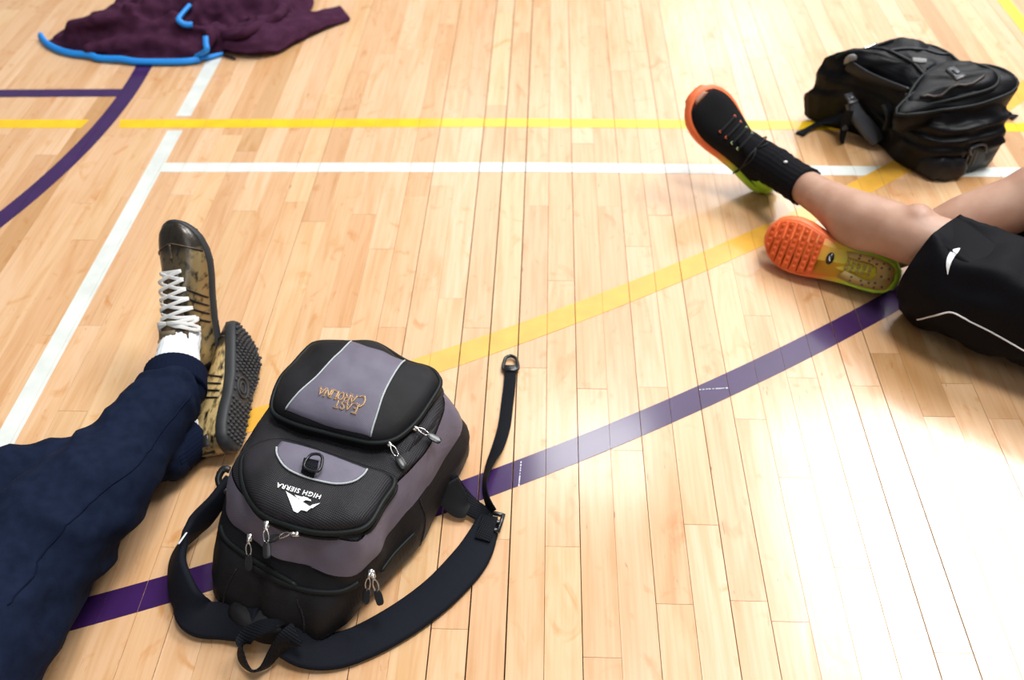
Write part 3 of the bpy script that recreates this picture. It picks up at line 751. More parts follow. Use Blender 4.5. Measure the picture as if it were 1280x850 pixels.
# left strap: webbing, buckle, pad that twists on the floor and returns to the top of the pack
K = [((-0.505, 0.7958, 0.075), (0, .3, 1), .026), ((-0.5275, 0.7625, 0.055), (.2, .3, 1), .04), ((-0.5581, 0.7265, 0.035), (.4, .5, .7), .048), ((-0.572, 0.6943, 0.03), (.5, .4, .7), .052), ((-0.564, 0.6525, 0.035), (.6, .1, .8), .055), ((-0.5399, 0.6102, 0.035), (.85, -.1, .55), .058), ((-0.5123, 0.5834, 0.018), (.35, .9, .2), .055), ((-0.4686, 0.5794, 0.018), (.12, .98, .25), .056), ((-0.4228, 0.5673, 0.03), (.1, .9, .4), .05)]
W_obj('shoulder_strap', ribbon(K, .013, 10, .9), M_pad, label='padded strap looping and twisting beside the dark trouser leg')
W_obj('reflective_tab', ribbon([((-0.5603, 0.679, 0.066), (.6, -.2, .5), .005), ((-0.5571, 0.6889, 0.066), (.6, -.2, .5), .005), ((-0.5547, 0.7001, 0.064), (.6, -.2, .5), .004)], .0015), M_print, label='small white reflective tab')
c_ = Vector((-0.512, 0.7904, 0.078))
W_obj('ladder_lock_buckle', tube([c_ + Vector((.004, -.014, -.012)), c_ + Vector((-.006, -.012, -.006)), c_ + Vector((-.012, .0, .004)), c_ + Vector((-.006, .014, .010)), c_ + Vector((.004, .014, .008))], .006, 8, 5), M_plastic, label='black plastic buckle on the left strap')
# haul loop
K = [((-0.3697, 0.5495, 0.07), (.95, .2, -.2), .024), ((-0.4026, 0.5488, 0.062), (.3, .9, .2), .024), ((-0.4272, 0.5381, 0.045), (.2, .6, .7), .024), ((-0.4302, 0.5195, 0.028), (.4, .1, .9), .024), ((-0.4158, 0.5062, 0.016), (.3, -.3, .9), .022), ((-0.3977, 0.5106, 0.018), (-.2, -.4, .9), .022), ((-0.3812, 0.526, 0.035), (-.6, -.2, .8), .023), ((-0.3628, 0.5352, 0.055), (-.9, .1, .4), .03), ((-0.3472, 0.5429, 0.06), (-.9, .3, .2), .036)]
W_obj('haul_loop', ribbon(K, .0035, 10), M_web, label='black carrying loop at the top end of the pack')
vf = dome(polar([(-.04, -.225), (.015, -.228), (.045, -.205), (.03, -.18), (-.04, -.18), (-.055, -.205)], (-.005, -.203), 48), (-.005, -.203), [(1, .003), (1.02, .015), (1, .028), (.85, .036), (.5, .038)], lambda p: Vector((0, 0, nz(p, 40, 3) * .005)))
bm_obj('back_panel', vf, M_nylon, label='edge of the padded back panel under the carrying loop')

# ------------------------------------------------------------------ shoes (shared builder)
T_ = [0, .015, .05, .12, .22, .35, .5, .62, .72, .80, .88, .94, .98, 1.0]
LATW = [.004, .016, .026, .032, .034, .035, .040, .046, .049, .048, .043, .033, .020, .004]
MEDW = [.004, .016, .026, .032, .033, .029, .031, .039, .045, .046, .042, .034, .021, .004]
HGT = [.062, .068, .074, .078, .080, .088, .078, .066, .056, .050, .045, .039, .031, .018]
def ip(x, A): return float(np.interp(x, T_, A))
class Shoe:
    def __init__(s, heel, toe, up, lat=1, L=.29, wide=1.0, low=1.0, solet=.022, flare=0.0, spring=.018):
        s.H = Vector(heel); e = Vector(toe) - s.H; s.L = L; s.e = e.normalized()
        n = Vector(up); s.n = (n - s.e * n.dot(s.e)).normalized(); s.y = s.n.cross(s.e)
        s.lat = lat; s.wide = wide; s.low = low; s.solet = solet; s.flare = flare; s.spring = spring
    def P(s, x, y, z): return s.H + s.e * x + s.y * y + s.n * z
    def half(s, t):
        a, b = ip(t, LATW) * s.wide, ip(t, MEDW) * s.wide
        return (a, b) if s.lat > 0 else (b, a)     # (+y, -y)
    def zb(s, t): return s.spring * max(0, (t - .68) / .32) ** 2
    def surf(s, t, ph, off=0.0):
        """upper surface; ph 0 = +y sole edge, 1 = -y sole edge"""
        a, b = s.half(t); c = (a - b) / 2; w = (a + b) / 2
        zs = s.zb(t) + s.solet * .75; h = max(zs + .004, ip(t, HGT) * s.low + s.zb(t) * .6)
        th = math.pi * ph; cs, sn = math.cos(th), math.sin(th)
        y = c * (1 - abs(sn) * .5) + (w - .002 + off) * math.copysign(abs(cs) ** .75, cs); z = zs + (h - zs + off) * abs(sn) ** (.85)
        return s.P(t * s.L, y, z)
    def ridge(s, t, yy, off):
        """point on the top near the centre line, yy in metres to +y"""
        a, b = s.half(t); w = (a + b) / 2
        ph = math.acos(max(-1, min(1, math.copysign((abs(yy) / w) ** (1 / .75), yy)))) / math.pi
        return s.surf(t, ph, off)
    def upper(s, colf):
        ts = [0, .008, .02, .04, .07, .1, .14, .18, .22, .26, .3, .34, .38, .42, .46, .5, .54, .58, .62, .66, .7, .74, .78, .82, .86, .9, .93, .955, .975, .99, 1.0]
        np_ = 29; v = []; c = []
        for t in ts:
            for j in range(np_):
                ph = j / (np_ - 1); v.append(s.surf(t, ph)); c.append(colf(t, ph))
            v.append(s.P(t * s.L, (s.half(t)[0] - s.half(t)[1]) / 2, s.zb(t) + s.solet * .5)); c.append(colf(t, 0))
        m = np_ + 1; f = []
        for i in range(len(ts) - 1):
            for j in range(m):
                k = (j + 1) % m; f.append((i * m + j, i * m + k, (i + 1) * m + k, (i + 1) * m + j))
        f.append(tuple(range(m))[::-1]); f.append(tuple(range((len(ts) - 1) * m, len(ts) * m)))
        return v, f, c
    def outline(s, grow=0.0, n=40, t0=0.0, t1=1.0):
        out = []
        ts = [t0 + (t1 - t0) * (0.5 - 0.5 * math.cos(math.pi * i / n)) for i in range(n + 1)]
        for t in ts: out.append((t, s.half(t)[0] + grow))
        for t in ts[::-1]: out.append((t, -s.half(t)[1] - grow))
        return out
    def ring(s, z, grow, t0=0.0, t1=1.0):
        g = []
        for t, y in s.outline(grow, 40, t0, t1):
            ex = (grow * (-1 if t < .02 else 1 if t > .98 else 0))
            g.append(s.P(t * s.L + ex, y, z + s.zb(t)))
        return g
    def sole(s, colf=None, z0=0.0):
        lv = [(z0, -.004), (z0 + .003, 0), (s.solet * .55, .001 + s.flare), (s.solet, .001 + s.flare * .4), (s.solet + .003, -.002)]
        rings = [s.ring(z, g) for z, g in lv]
        v, f = loft(rings); c = None
        if colf:
            c = []
            for z, g in lv: c += [colf(t) for t, y in s.outline(g, 40)]
        return v, f, c
    def pad(s, t0, t1, z, th, shr=.004, ny=8, fn=None):
        """raised tread block across the sole between t0 and t1"""
        top = []; bot = []
        ts = np.linspace(t0, t1, 6)
        O = [(t, s.half(t)[0] - shr) for t in ts] + [(t, -s.half(t)[1] + shr) for t in ts[::-1]]
        return loft([[s.P(t * s.L, y, z + s.zb(t)) for t, y in O], [s.P(t * s.L, y, z - th * .8 + s.zb(t)) for t, y in O], [s.P((t + (.006 if t < (t0 + t1) / 2 else -.006)) * s.L, y * .96, z - th + s.zb(t)) for t, y in O]])
    def nub(s, t, y, r, th=.003, sides=6, z=0.0, sq=1.0):
        rg = lambda q, zz: [s.P(t * s.L + q * math.cos(a), y + q * sq * math.sin(a), zz + s.zb(t)) for a in [2 * math.pi * k / sides for k in range(sides)]]
        return loft([rg(r, z + .002), rg(r, z - th * .6), rg(r * .75, z - th)])

def lerp4(a, b, t): return tuple(a[i] + (b[i] - a[i]) * t for i in range(4))

def gold_shoe(parent, S, label, laces=True):
    dark = laces
    GOLD = (0.86, 0.62, 0.27, 1); DG = (0.40, 0.27, 0.11, 1); BLK = (0.014, 0.011, 0.010, 1)
    rr = random.Random(5)
    def cf(t, ph):
        if t > (.80 if dark else .71): return lerp4(BLK, DG, .05)
        if .25 < ph < .75 and .28 < t: return lerp4(BLK, GOLD, .12 if dark else .3)
        if t < .07: return lerp4(BLK, GOLD, .35)
        if dark: return lerp4(lerp4(DG, BLK, .5), GOLD, max(0, 1 - abs(ph - (.87 if S.lat < 0 else .13)) / .16) * .28)
        return lerp4(GOLD, DG, max(0, (t - .5) * 2))
    v, f, c = S.upper(cf)
    sh = mesh_obj('shoe', v, f, M_leather, parent, col=c, label=label)
    v, f, c = S.sole()
    so = mesh_obj('sole', v, f, M_rubber, sh)
    mb = MB()
    for i in range(2, 30):
        t = i / 30.5
        a, b = S.half(t); yy = -b + .007; k = 0
        while yy < a - .006:
            jx = .0045 if int(i) % 2 else 0
            if not (.36 < t < .54 and abs(yy + jx) < .020):
                mb.add(S.nub(t + rr.uniform(-.002, .002), yy + jx + rr.uniform(-.0006, .0006), 0.0034, .0032, 6, 0, 1.0))
            yy += .0100
    mb.build('tread', M_lug, sh, kind='stuff')
    q = [S.P(.45 * S.L + .020 * math.cos(a), .017 * math.sin(a), -.001) for a in [2 * math.pi * k / 16 for k in range(16)]]
    mesh_obj('sole_ring', *tube(q, .0022, 6, 2, closed=True), M_lug, sh)
    q = [S.P(.45 * S.L + .011 * math.cos(a), .009 * math.sin(a), -.001) for a in [2 * math.pi * k / 12 for k in range(12)]]
    mesh_obj('sole_ring', *tube(q, .0018, 6, 2, closed=True), M_lug, sh)
    # side stripes: four slanted raised bands per side
    for sd in (0, 1):
        for k in range(4):
            t0 = .335 + k * .052
            pts = []
            for u in np.linspace(0, 1, 7):
                ph = .04 + u * .27; ph = ph if sd == 0 else 1 - ph
                pts.append(S.surf(t0 + u * .075, ph, .0006))
            mesh_obj('side_stripe', *tube(pts, .0019, 6, 2), M_black_leather, sh)
    # toe cap seam, heel tab
    mesh_obj('toe_cap_seam', *tube([S.surf(.855 - .09 * abs(u - .5) * 1.6, .06 + .88 * u, .0005) for u in np.linspace(0, 1, 15)], .0016, 6, 2), M_leather_d, sh)
    mesh_obj('toe_cap_seam', *tube([S.surf(t, .5, .0005) for t in np.linspace(.76, .85, 5)], .003, 6, 2), M_leather_d, sh)
    mesh_obj('heel_tab', *loft([[S.surf(t, ph, o) for ph in (.1, .3, .5, .7, .9)] + [S.surf(t, ph, -.003) for ph in (.9, .7, .5, .3, .1)] for t, o in ((.0, .0015), (.03, .002), (.07, .002), (.085, .0006))]), M_black_leather, sh)
    # collar rim
    rim = [S.P(S.L * (.16 + .135 * math.cos(a)), .029 * math.sin(a) * (1 - .15 * math.cos(a)), .079 + .006 * math.cos(a)) for a in [2 * math.pi * k / 20 for k in range(20)]]
    mesh_obj('collar', *tube(rim, .0055, 8, 2, closed=True), M_black_leather, sh)
    # tongue
    rg = []
    for t, w, z in ((.68, .014, .0015), (.56, .018, .003), (.46, .020, .004), (.38, .023, .008), (.31, .024, .014), (.262, .023, .022), (.248, .020, .020)):
        g = [S.ridge(t, y * w, z) for y in (-1, -.5, 0, .5, 1)] + [S.ridge(t, y * w, z - .006) for y in (1, .5, 0, -.5, -1)]
        rg.append(g)
    mesh_obj('tongue', *loft(rg), M_leather_d, sh)
    if laces:
        lb = [S.ridge(.33, y * .012, .0175) for y in (-1, 0, 1)]; lt = [S.ridge(.285, y * .012, .0215) for y in (-1, 0, 1)]
        mesh_obj('tongue_label', *loft([lb + [p - S.n * .003 for p in lb[::-1]], lt + [p - S.n * .003 for p in lt[::-1]]]), M_leather_lab, sh)
        rows = [.385, .445, .505, .565, .625, .68]
        hw = [.030, .0295, .028, .027, .025, .022]
        for i in range(len(rows) - 1):
            for sg in (1, -1):
                P = [S.ridge(rows[i] + (rows[i + 1] - rows[i]) * u, sg * (hw[i] + ( -hw[i + 1] - hw[i]) * u), .007 + .0015 * math.sin(math.pi * u) + (.001 if sg > 0 else 0)) for u in np.linspace(0, 1, 7)]
                mesh_obj('lace', *ribbon([(p, S.e, .0062) for p in P], .0022, 2), M_lace_w, sh)
        P = [S.ridge(rows[-1], y * hw[-1], .007) for y in (-1, -.5, 0, .5, 1)]
        mesh_obj('lace', *ribbon([(p, S.e, .0062) for p in P], .0022, 2), M_lace_w, sh)
        # bow: two loops and two ends
        k0 = S.ridge(.375, 0, .012)
        for sg, ln, dx in ((-1, .030, -.008), (1, .034, .0), (1, .046, -.040), (-1, .034, .010)):
            y1 = sg * ln
            pts = [k0, S.ridge(.375, sg * .014, .016), S.ridge(.36, sg * .026, .012) + S.e * dx * .5, S.surf(.34, .5 - sg * .34, .006) + S.e * dx, S.surf(.33, .5 - sg * .30, .010) + S.e * dx * .9, S.ridge(.345, sg * .018, .014), k0]
            mesh_obj('lace_bow', *ribbon([(p, S.e, .006) for p in pts], .0022, 5), M_lace_w, sh)
    return sh
M_leather_d = mat('dark_gold_leather', (0.035, 0.026, 0.018, 1), 0.35, c2=(0.20, 0.13, 0.05, 1), nscale=50, cbias=.58)
M_leather_lab = mat('tongue_label_leather', (0.16, 0.12, 0.07, 1), 0.5)

# ------------------------------------------------------------------ a human figure: head, hands
def head_parts(c, fwd, r=.1, upv=(0, 0, 1)):
    c = Vector(c); f = Vector(fwd).normalized(); u = Vector(upv); u = (u - f * u.dot(f)).normalized(); s = u.cross(f)
    R = Matrix((f, s, u)).transposed().to_quaternion()
    P = lambda x, y, z: c + f * x + s * y + u * z
    return [ellipsoid(c, (.098, .077, .115), R), ellipsoid(P(.03, 0, -.055), (.066, .058, .066), R), ellipsoid(P(.103, 0, -.012), (.016, .012, .026), R, 10, 8),
            ellipsoid(P(.085, 0, -.058), (.016, .026, .012), R, 10, 8), ellipsoid(P(.0, .078, -.005), (.020, .010, .032), R, 10, 8), ellipsoid(P(.0, -.078, -.005), (.020, .010, .032), R, 10, 8),
            ellipsoid(P(.085, .033, .018), (.015, .022, .010), R, 10, 8), ellipsoid(P(.085, -.033, .018), (.015, .022, .010), R, 10, 8)], P, R
def hand_parts(wrist, fing, palm_up, side):
    """flat relaxed hand resting on the floor; fing = finger direction"""
    w = Vector(wrist); f = Vector(fing).normalized(); n = Vector(palm_up).normalized(); s = n.cross(f) * side
    out = [capsule([w, w + f * .05], [.024, .028], 12), capsule([w + f * .03 - s * .022, w + f * .085 - s * .027], [.014, .013], 10), capsule([w + f * .03 + s * .02, w + f * .08 + s * .026], [.014, .012], 10), capsule([w + f * .04, w + f * .088], [.022, .016], 12)]
    for y, l, a in ((-.030, .070, -.12), (-.010, .082, -.03), (.011, .076, .05), (.031, .058, .16)):
        b = w + f * .082 + s * y; d = (f + s * a).normalized()
        out.append(capsule([b, b + d * l * .45 + n * .006, b + d * l * .8 + n * .001, b + d * l - n * .005], [.0098, .0092, .0085, .0075], 10, 4))
    b = w + f * .025 - s * .026
    out.append(capsule([b, b - s * .026 + f * .026, b - s * .036 + f * .052, b - s * .036 + f * .068], [.013, .0115, .0105, .009], 10, 4))
    return out
def hair_cap(P, R, parent, m):
    v, f = ellipsoid(P(-.012, 0, .022), (.105, .086, .108), R, 28, 18)
    keep = []
    c = P(0, 0, 0); fx = P(1, 0, 0) - c; uz = P(0, 0, 1) - c
    v2 = [p + (p - c).normalized() * (nz(p, 60, 2) * .006) for p in v]
    keep = [q for q in f if len(q) < 6 and all((v[i] - c).dot(uz) > -.02 + max(0, (v[i] - c).dot(fx)) * 1.0 for i in q) or (len(q) > 6 and all((v[i] - c).dot(uz) > 0 for i in q))]
    o = mesh_obj('hair', v2, keep, m, parent); md = o.modifiers.new('thick', 'SOLIDIFY'); md.thickness = .008
    return o
def eyes(P, R, parent):
    for y in (.032, -.032):
        mesh_obj('eye', *ellipsoid(P(.082, y, .006), (.013, .014, .011), R, 12, 8), M_eye, parent)
        mesh_obj('iris', *ellipsoid(P(.0935, y, .006), (.003, .006, .006), R, 10, 6), M_iris, parent)
    mesh_obj('mouth', *ellipsoid(P(.097, 0, -.058), (.006, .024, .006), R, 12, 8), M_lip, parent)
M_eye = mat('eye_white', (.75, .74, .72, 1), .2); M_iris = mat('brown_iris', (.05, .025, .01, 1), .2); M_lip = mat('lips', (.35, .13, .11, 1), .5)

# ------------------------------------------------------------------ person at the left
pl = empty('person', (-.80, .62, 0), 0, 'person in navy sweatpants and white socks sitting with crossed outstretched legs in worn gold sneakers', 'person')
A1 = (-0.6362, 0.9779, 0.105); S1 = (-0.6701, 0.83, 0.115); K1 = (-0.7054, 0.6921, 0.13); T1 = (-0.7586, 0.5653, 0.12); H1 = (-.80, .23, .13)
A2 = (-0.643, 0.8559, 0.05); S2a = (-0.7105, 0.8354, 0.058); S2b = (-0.8288, 0.7979, 0.066); K2 = (-0.9402, 0.7154, 0.085); H2 = (-1.03, .26, .12)
F1 = Shoe((-.632, 1.082, .012), (-.676, 1.262, .24), (-.31, -.77, .55), lat=-1, L=.292, wide=1.05, spring=.022, solet=.015)
F2 = Shoe((-0.5327, 0.8773, 0.045), (-0.5656, 1.1671, 0.06), (-.93, .15, -.26), lat=1, L=.295, wide=1.02, spring=.026, solet=.018)
SGN = 1 if F1.y.x > 0 else -1
ank1 = F1.P(.062, SGN * .006, .083); ank2 = F2.P(.062, 0, .075)
Pv = Vector((-.915, .19, .13)); Ch = Vector((-.95, .05, .43)); Nk = Vector((-.955, 0, .58)); Hd = Vector((-.95, .03, .73))
hp, HP, HR = head_parts(Hd, (.35, 1, -.25))
shL, shR = Nk + Vector((-.18, -.01, -.05)), Nk + Vector((.18, -.01, -.05))
wrL, wrR = Vector((-1.22, -.24, .035)), Vector((-.68, -.26, .035))
elL, elR = Vector((-1.22, -.09, .29)), Vector((-.68, -.10, .29))
parts = hp + [capsule([Nk - Vector((0, 0, .03)), Nk + (Hd - Nk) * .6], [.055, .052]), capsule([Pv, Ch, Nk - Vector((0, 0, .05))], [.13, .135, .10]), capsule([shL, shR], [.06, .06]),
              capsule([shL, elL, wrL], [.05, .04, .026]), capsule([shR, elR, wrR], [.05, .04, .026]),
              capsule([Vector(H1), Vector(K1), Vector(S1), Vector(A1), ank1], [.07, .054, .046, .030, .026]), capsule([Vector(H2), Vector(K2), Vector(S2b), Vector(A2), ank2], [.07, .05, .043, .028, .026])]
parts += hand_parts(wrL, (-.1, -1, -.15), (0, 0, 1), 1) + hand_parts(wrR, (.1, -1, -.15), (0, 0, 1), -1)
v, f, nr = union(parts, .007, 4)
mesh_obj('body', v, f, M_skin, pl)
hair_cap(HP, HR, pl, M_hair); eyes(HP, HR, pl)
v, f, nr = union([capsule([Pv + Vector((0, 0, .03)), Ch, Nk - Vector((0, 0, .05))], [.15, .155, .115]), capsule([shL, shR], [.075, .075]), capsule([shL, shL * .45 + elL * .55], [.068, .06]), capsule([shR, shR * .45 + elR * .55], [.068, .06])], .01, 8)
v = [p + n * (nz(p, 12, 3) * .008) for p, n in zip(v, nr)]
mesh_obj('shirt', v, f, M_shirt, pl, label='plain grey jersey shirt')
# sweatpants
def fold(v, nr, fn): return [p + n * fn(p) for p, n in zip(v, nr)]
v1 = Vector(A1); k1 = Vector(K1)
pts1 = [Vector(H1), Vector(T1), Vector(K1), Vector(S1), v1 + (Vector(S1) - v1) * .15]
pts2 = [Vector(H2), Vector((-.99, .48, .12)), Vector(K2), Vector(S2b), Vector(S2a), Vector(A2)]
v, f, nr = union([capsule(pts1, [.112, .101, .088, .065, .055], 20), capsule(pts2, [.105, .095, .082, .060, .050, .046], 20), ellipsoid(Pv, (.20, .15, .13)), capsule([Pv + Vector((0, .01, .02)), Pv + Vector((-.01, -.03, .10))], [.15, .145])], .0058, 7)
ax1 = (v1 - k1).normalized(); kn = k1
def pf(p):
    d = nz(p, 9, 1) * .006 + nz(p, 22, 4) * .0035
    q = p - kn; s_ = q.dot(ax1)
    # diagonal drag folds around the knee and below
    w = math.exp(-(s_ / .16) ** 2)
    wv = math.sin((s_ * 1.0 + q.z * .9 + q.x * .35 + nz(p, 7, 2) * .05) * 62)
    d += w * .0060 * (wv if wv > 0 else wv * .4) * (0.6 + nz(p, 11, 8))
    w2 = math.exp(-((s_ - .30) / .06) ** 2)
    d += w2 * .004 * math.sin((s_ + nz(p, 14, 5) * .03) * 150)
    d += (1 - abs(nz((p.x * 1.2 + p.y * .8, p.y * .7 - p.x * .5, p.z), 13, 6)) * 3.2) * .0032
    return d
v = fold(v, nr, pf)
v = [Vector((p.x, p.y, max(p.z, .004))) for p in v]
pants = mesh_obj('sweatpants', v, f, M_navy, pl)
tPn = bvh(v, f)
SEAMPX = [(-0.58, 0.9311, 0.135), (-0.5866, 0.8553, 0.15), (-0.6015, 0.7754, 0.165), (-0.6182, 0.7062, 0.19), (-0.6422, 0.6391, 0.215), (-0.6582, 0.5733, 0.22), (-0.6736, 0.5094, 0.22)]
q = [stick(tPn, p, .0003) for p in crom(SEAMPX, 6)]
mesh_obj('side_seam', *tube(q, .0013, 6, 1), M_navy_rib, pants)
def cuff(a, b, r0, r1, parent, m, n=6):
    a, b = Vector(a), Vector(b); rings = []; d = (b - a).normalized(); u = d.orthogonal().normalized(); w = d.cross(u)
    prof = [(0, .86), (.01, 1.0), (.12, 1.02), (.5, 1.0), (.88, 1.02), (.98, 1.0), (1.0, .93), (.93, .86)]
    for s, k in prof:
        r = (r0 + (r1 - r0) * s) * k; c = a + (b - a) * s
        rings.append([c + (u * math.cos(t) + w * math.sin(t)) * r * (1 + .012 * math.sin(t * 40)) for t in [2 * math.pi * i / 120 for i in range(120)]])
    return mesh_obj('cuff', *loft(rings), m, parent)
d1 = (ank1 - pts1[-1]).normalized()
cuff(pts1[-1] - d1 * .004, pts1[-1] + d1 * .042, .0545, .0515, pants, M_navy_rib)
d2 = (ank2 - pts2[-1]).normalized()
cuff(pts2[-1] - d2 * .01, pts2[-1] + d2 * .062, .0455, .043, pants, M_navy_rib)
# socks
def sock(pts, R, m, parent, rib=.02, n=72, per=8, label=None):
    D = crom([tuple(p) + (r,) for p, r in zip(pts, R)], per); P = [Vector(d[:3]) for d in D]; F = frames(P); rings = []
    for i, (p, (u, w), d) in enumerate(zip(P, F, D)):
        k = 1 + .02 * math.sin(i * 1.1)
        rings.append([p + (u * math.cos(t) + w * math.sin(t)) * d[3] * k * (1 + rib * math.sin(t * 24)) for t in [2 * math.pi * j / n for j in range(n)]])
    return mesh_obj('sock', *loft(rings), m, parent, label=label)
sock([pts1[-1] + d1 * .03, pts1[-1] + d1 * .075, ank1, F1.P(.082, 0, .055), F1.P(.10, 0, .035)], [.041, .037, .0345, .031, .027], M_sock_w, pl, label='white ribbed sock')
sock([pts2[-1] + d2 * .01, ank2 * .7 + pts2[-1] * .3, ank2], [.036, .030, .024], M_sock_w, pl, label='white ribbed sock')
gold_shoe(pl, F1, 'gold and black sneaker with white laces, toes pointing up')
gold_shoe(pl, F2, 'worn gold sneaker lying on its side with its dark sole showing', laces=False)

# ------------------------------------------------------------------ person at the right
pr = empty('person', (1.0, 1.25, 0), 0, 'person in black athletic shorts and bright running shoes sitting with bare legs stretched out', 'person')
E1 = Shoe((.528, 1.700, .006), (.325, 1.775, .20), (.19, -.80, .62), lat=1, L=.292, wide=1.22, low=1.0, solet=.028, flare=.006, spring=.004)
E2 = Shoe((0.6979, 1.2996, 0.066), (0.4731, 1.4263, 0.072), (.37, .80, -.47), lat=-1, L=.274, wide=1.16, low=.95, solet=.032, flare=.003, spring=.012)
bnkA = E1.P(.062, 0, .10); bnkB = E2.P(.062, 0, .095)
ankA = Vector((0.5435, 1.5816, 0.105)); mA = Vector((0.6219, 1.42, 0.135)); kA = Vector((0.7209, 1.3149, 0.16)); hA = Vector((1.17, 1.10, .115))
kB = Vector((0.9853, 1.4081, 0.21)); mB = Vector((0.8355, 1.4094, 0.125)); hB = Vector((1.32, 1.27, .115))
Pr = Vector((1.27, 1.16, .125)); Cr = Vector((1.46, 1.03, .42)); Nr = Vector((1.53, .99, .57)); Hr = Vector((1.52, 1.0, .72))
hp2, HP2, HR2 = head_parts(Hr, (-1, .55, -.25))
axs = Vector((.55, .83, 0)).normalized()
sA, sB = Nr - axs * .18 - Vector((0, 0, .05)), Nr + axs * .18 - Vector((0, 0, .05))
wA, wB = Vector((1.60, .66, .035)), Vector((1.86, 1.06, .035))
eA, eB = Vector((1.50, .74, .28)), Vector((1.76, 1.13, .28))
parts = hp2 + [capsule([Nr - Vector((0, 0, .03)), Nr + (Hr - Nr) * .6], [.055, .052]), capsule([Pr, Cr, Nr - Vector((0, 0, .05))], [.125, .13, .10]), capsule([sA, sB], [.06, .06]),
               capsule([sA, eA, wA], [.05, .04, .026]), capsule([sB, eB, wB], [.05, .04, .026])]
parts += hand_parts(wA, (.5, -.85, -.1), (0, 0, 1), 1) + hand_parts(wB, (.85, -.2, -.1), (0, 0, 1), -1)
# near leg: ankle, shin, calf, knee, thigh
def mixv(a, b, t): return a + (b - a) * t
parts += [capsule([mixv(bnkA, ankA, .3), mixv(bnkA, ankA, .6), ankA, mixv(ankA, mA, .55), mA, mixv(mA, kA, .55), kA, mixv(kA, hA, .35), hA], [.03, .034, .0345, .042, .0535, .055, .054, .058, .062], 22),
          ellipsoid(mixv(mA, kA, .15) + Vector((.0, -.012, -.012)), (.050, .045, .085), (kA - mA).to_track_quat('Z', 'Y'), 16, 12),
          ellipsoid(kA + Vector((-.012, .022, .03)), (.034, .034, .034))]
parts += [capsule([mixv(bnkB, mB, .05), mixv(bnkB, mB, .2), mixv(bnkB, mB, .5), mB, mixv(mB, kB, .6), kB, mixv(kB, hB, .4), hB], [.03, .034, .040, .054, .057, .058, .060, .065], 22),
          ellipsoid(mixv(mB, kB, .3) + Vector((0, 0, -.012)), (.052, .05, .09), (kB - mB).to_track_quat('Z', 'Y'), 16, 12)]
v, f, nr = union(parts, .0062, 8)
v = [p + n * (nz(p, 30, 3) * .0010) for p, n in zip(v, nr)]
mesh_obj('body', v, f, M_skin, pr)
hair_cap(HP2, HR2, pr, M_hair); eyes(HP2, HR2, pr)
vv, ff_, nn = union([capsule([Pr + Vector((.03, -.02, .05)), Cr, Nr - Vector((0, 0, .05))], [.15, .15, .115]), capsule([sA, sB], [.075, .075]), capsule([sA, sA * .45 + eA * .55], [.068, .06]), capsule([sB, sB * .45 + eB * .55], [.068, .06])], .01, 8)
vv = [p + n * (nz(p, 12, 3) * .008) for p, n in zip(vv, nn)]
mesh_obj('shirt', vv, ff_, M_shorts, pr, label='plain black jersey shirt')
# shorts: two loose legs and a seat, open hems
def short_leg(path):
    """path: (centre, horizontal radius, vertical radius, hem tilt)"""
    D = crom([tuple(c) + (a, b) for c, a, b in path], 9); P = [Vector(d[:3]) for d in D]; rings = []; N = 72
    for i, d in enumerate(D):
        t = (P[min(i + 1, len(P) - 1)] - P[max(i - 1, 0)]).normalized(); h = Vector((t.y, -t.x, 0)).normalized(); u = h.cross(t) * -1
        if u.z < 0: u = -u
        k = i / (len(D) - 1); g = []
        for j in range(N):
            a = 2 * math.pi * j / N
            w = 1 + (1 - k) * .028 * math.sin(a * 3 + 1.0) + .016 * math.sin(a * 5 + k * 4 + 2) + (1 - k) * .010 * math.sin(a * 9)
            p = P[i] + h * (math.cos(a) * d[3] * w) + u * (math.sin(a) * d[4] * w)
            p.z = max(p.z, .004 + .003 * (1 + math.sin(a * 7)))
            g.append(p)
        rings.append(g)
    # turned-in hem
    c = P[0]; t0 = (P[1] - P[0]).normalized()
    inner = [[c + (p - c) * .965 + t0 * .004 for p in rings[0]], [c + (p - c) * .955 + t0 * .10 for p in rings[0]]]
    return loft(inner[::-1] + rings, cap0=False)
legA = short_leg([(Vector((0.7443, 1.2958, 0.112)), .088, .106), (Vector((0.7933, 1.2391, 0.112)), .098, .107), (Vector((.935, 1.165, .112)), .114, .108), (Vector((1.09, 1.10, .12)), .125, .115), (Pr + Vector((-.06, -.03, 0)), .12, .11)])
legB = short_leg([(Vector((0.937, 1.3056, 0.17)), .088, .098), (Vector((1.06, 1.33, .15)), .098, .105), (Vector((1.22, 1.26, .13)), .12, .115), (Pr + Vector((.0, .05, 0)), .13, .115)])
mb = MB(); mb.add(legA); mb.add(legB)
mb.add(ellipsoid(Pr + Vector((.0, 0, .0)), (.19, .20, .118), None, 28, 16))
def sfold(p):
    r1 = nz((p.x * 2.0 + p.y * .6, p.y * 1.4, p.z * 1.1), 7.5, 3)
    r2 = nz((p.x * .8 + p.z, p.y * 2, p.z * 2.2), 9, 7)
    d = (1 - abs(r1) * 3.2) * .014 + r2 * .014
    return Vector((0, -.3, 1)).normalized() * d if p.z > .02 else Vector((0, 0, 0))
vs_ = [p + sfold(p) for p in mb.v]
vs_ = [Vector((p.x, p.y, max(p.z, .003))) for p in vs_]
sho = mesh_obj('shorts', vs_, mb.f, M_shorts, pr, label='loose black athletic shorts')
tS = bvh(vs_, mb.f)
nrm = lambda p: tS.find_nearest(Vector(p))
def outward(p, off):
    h = tS.find_nearest(Vector(p)); n = h[1]
    if n.dot(Vector((-.6, -1, 1.0))) < 0: n = -n
    return h[0] + n * off
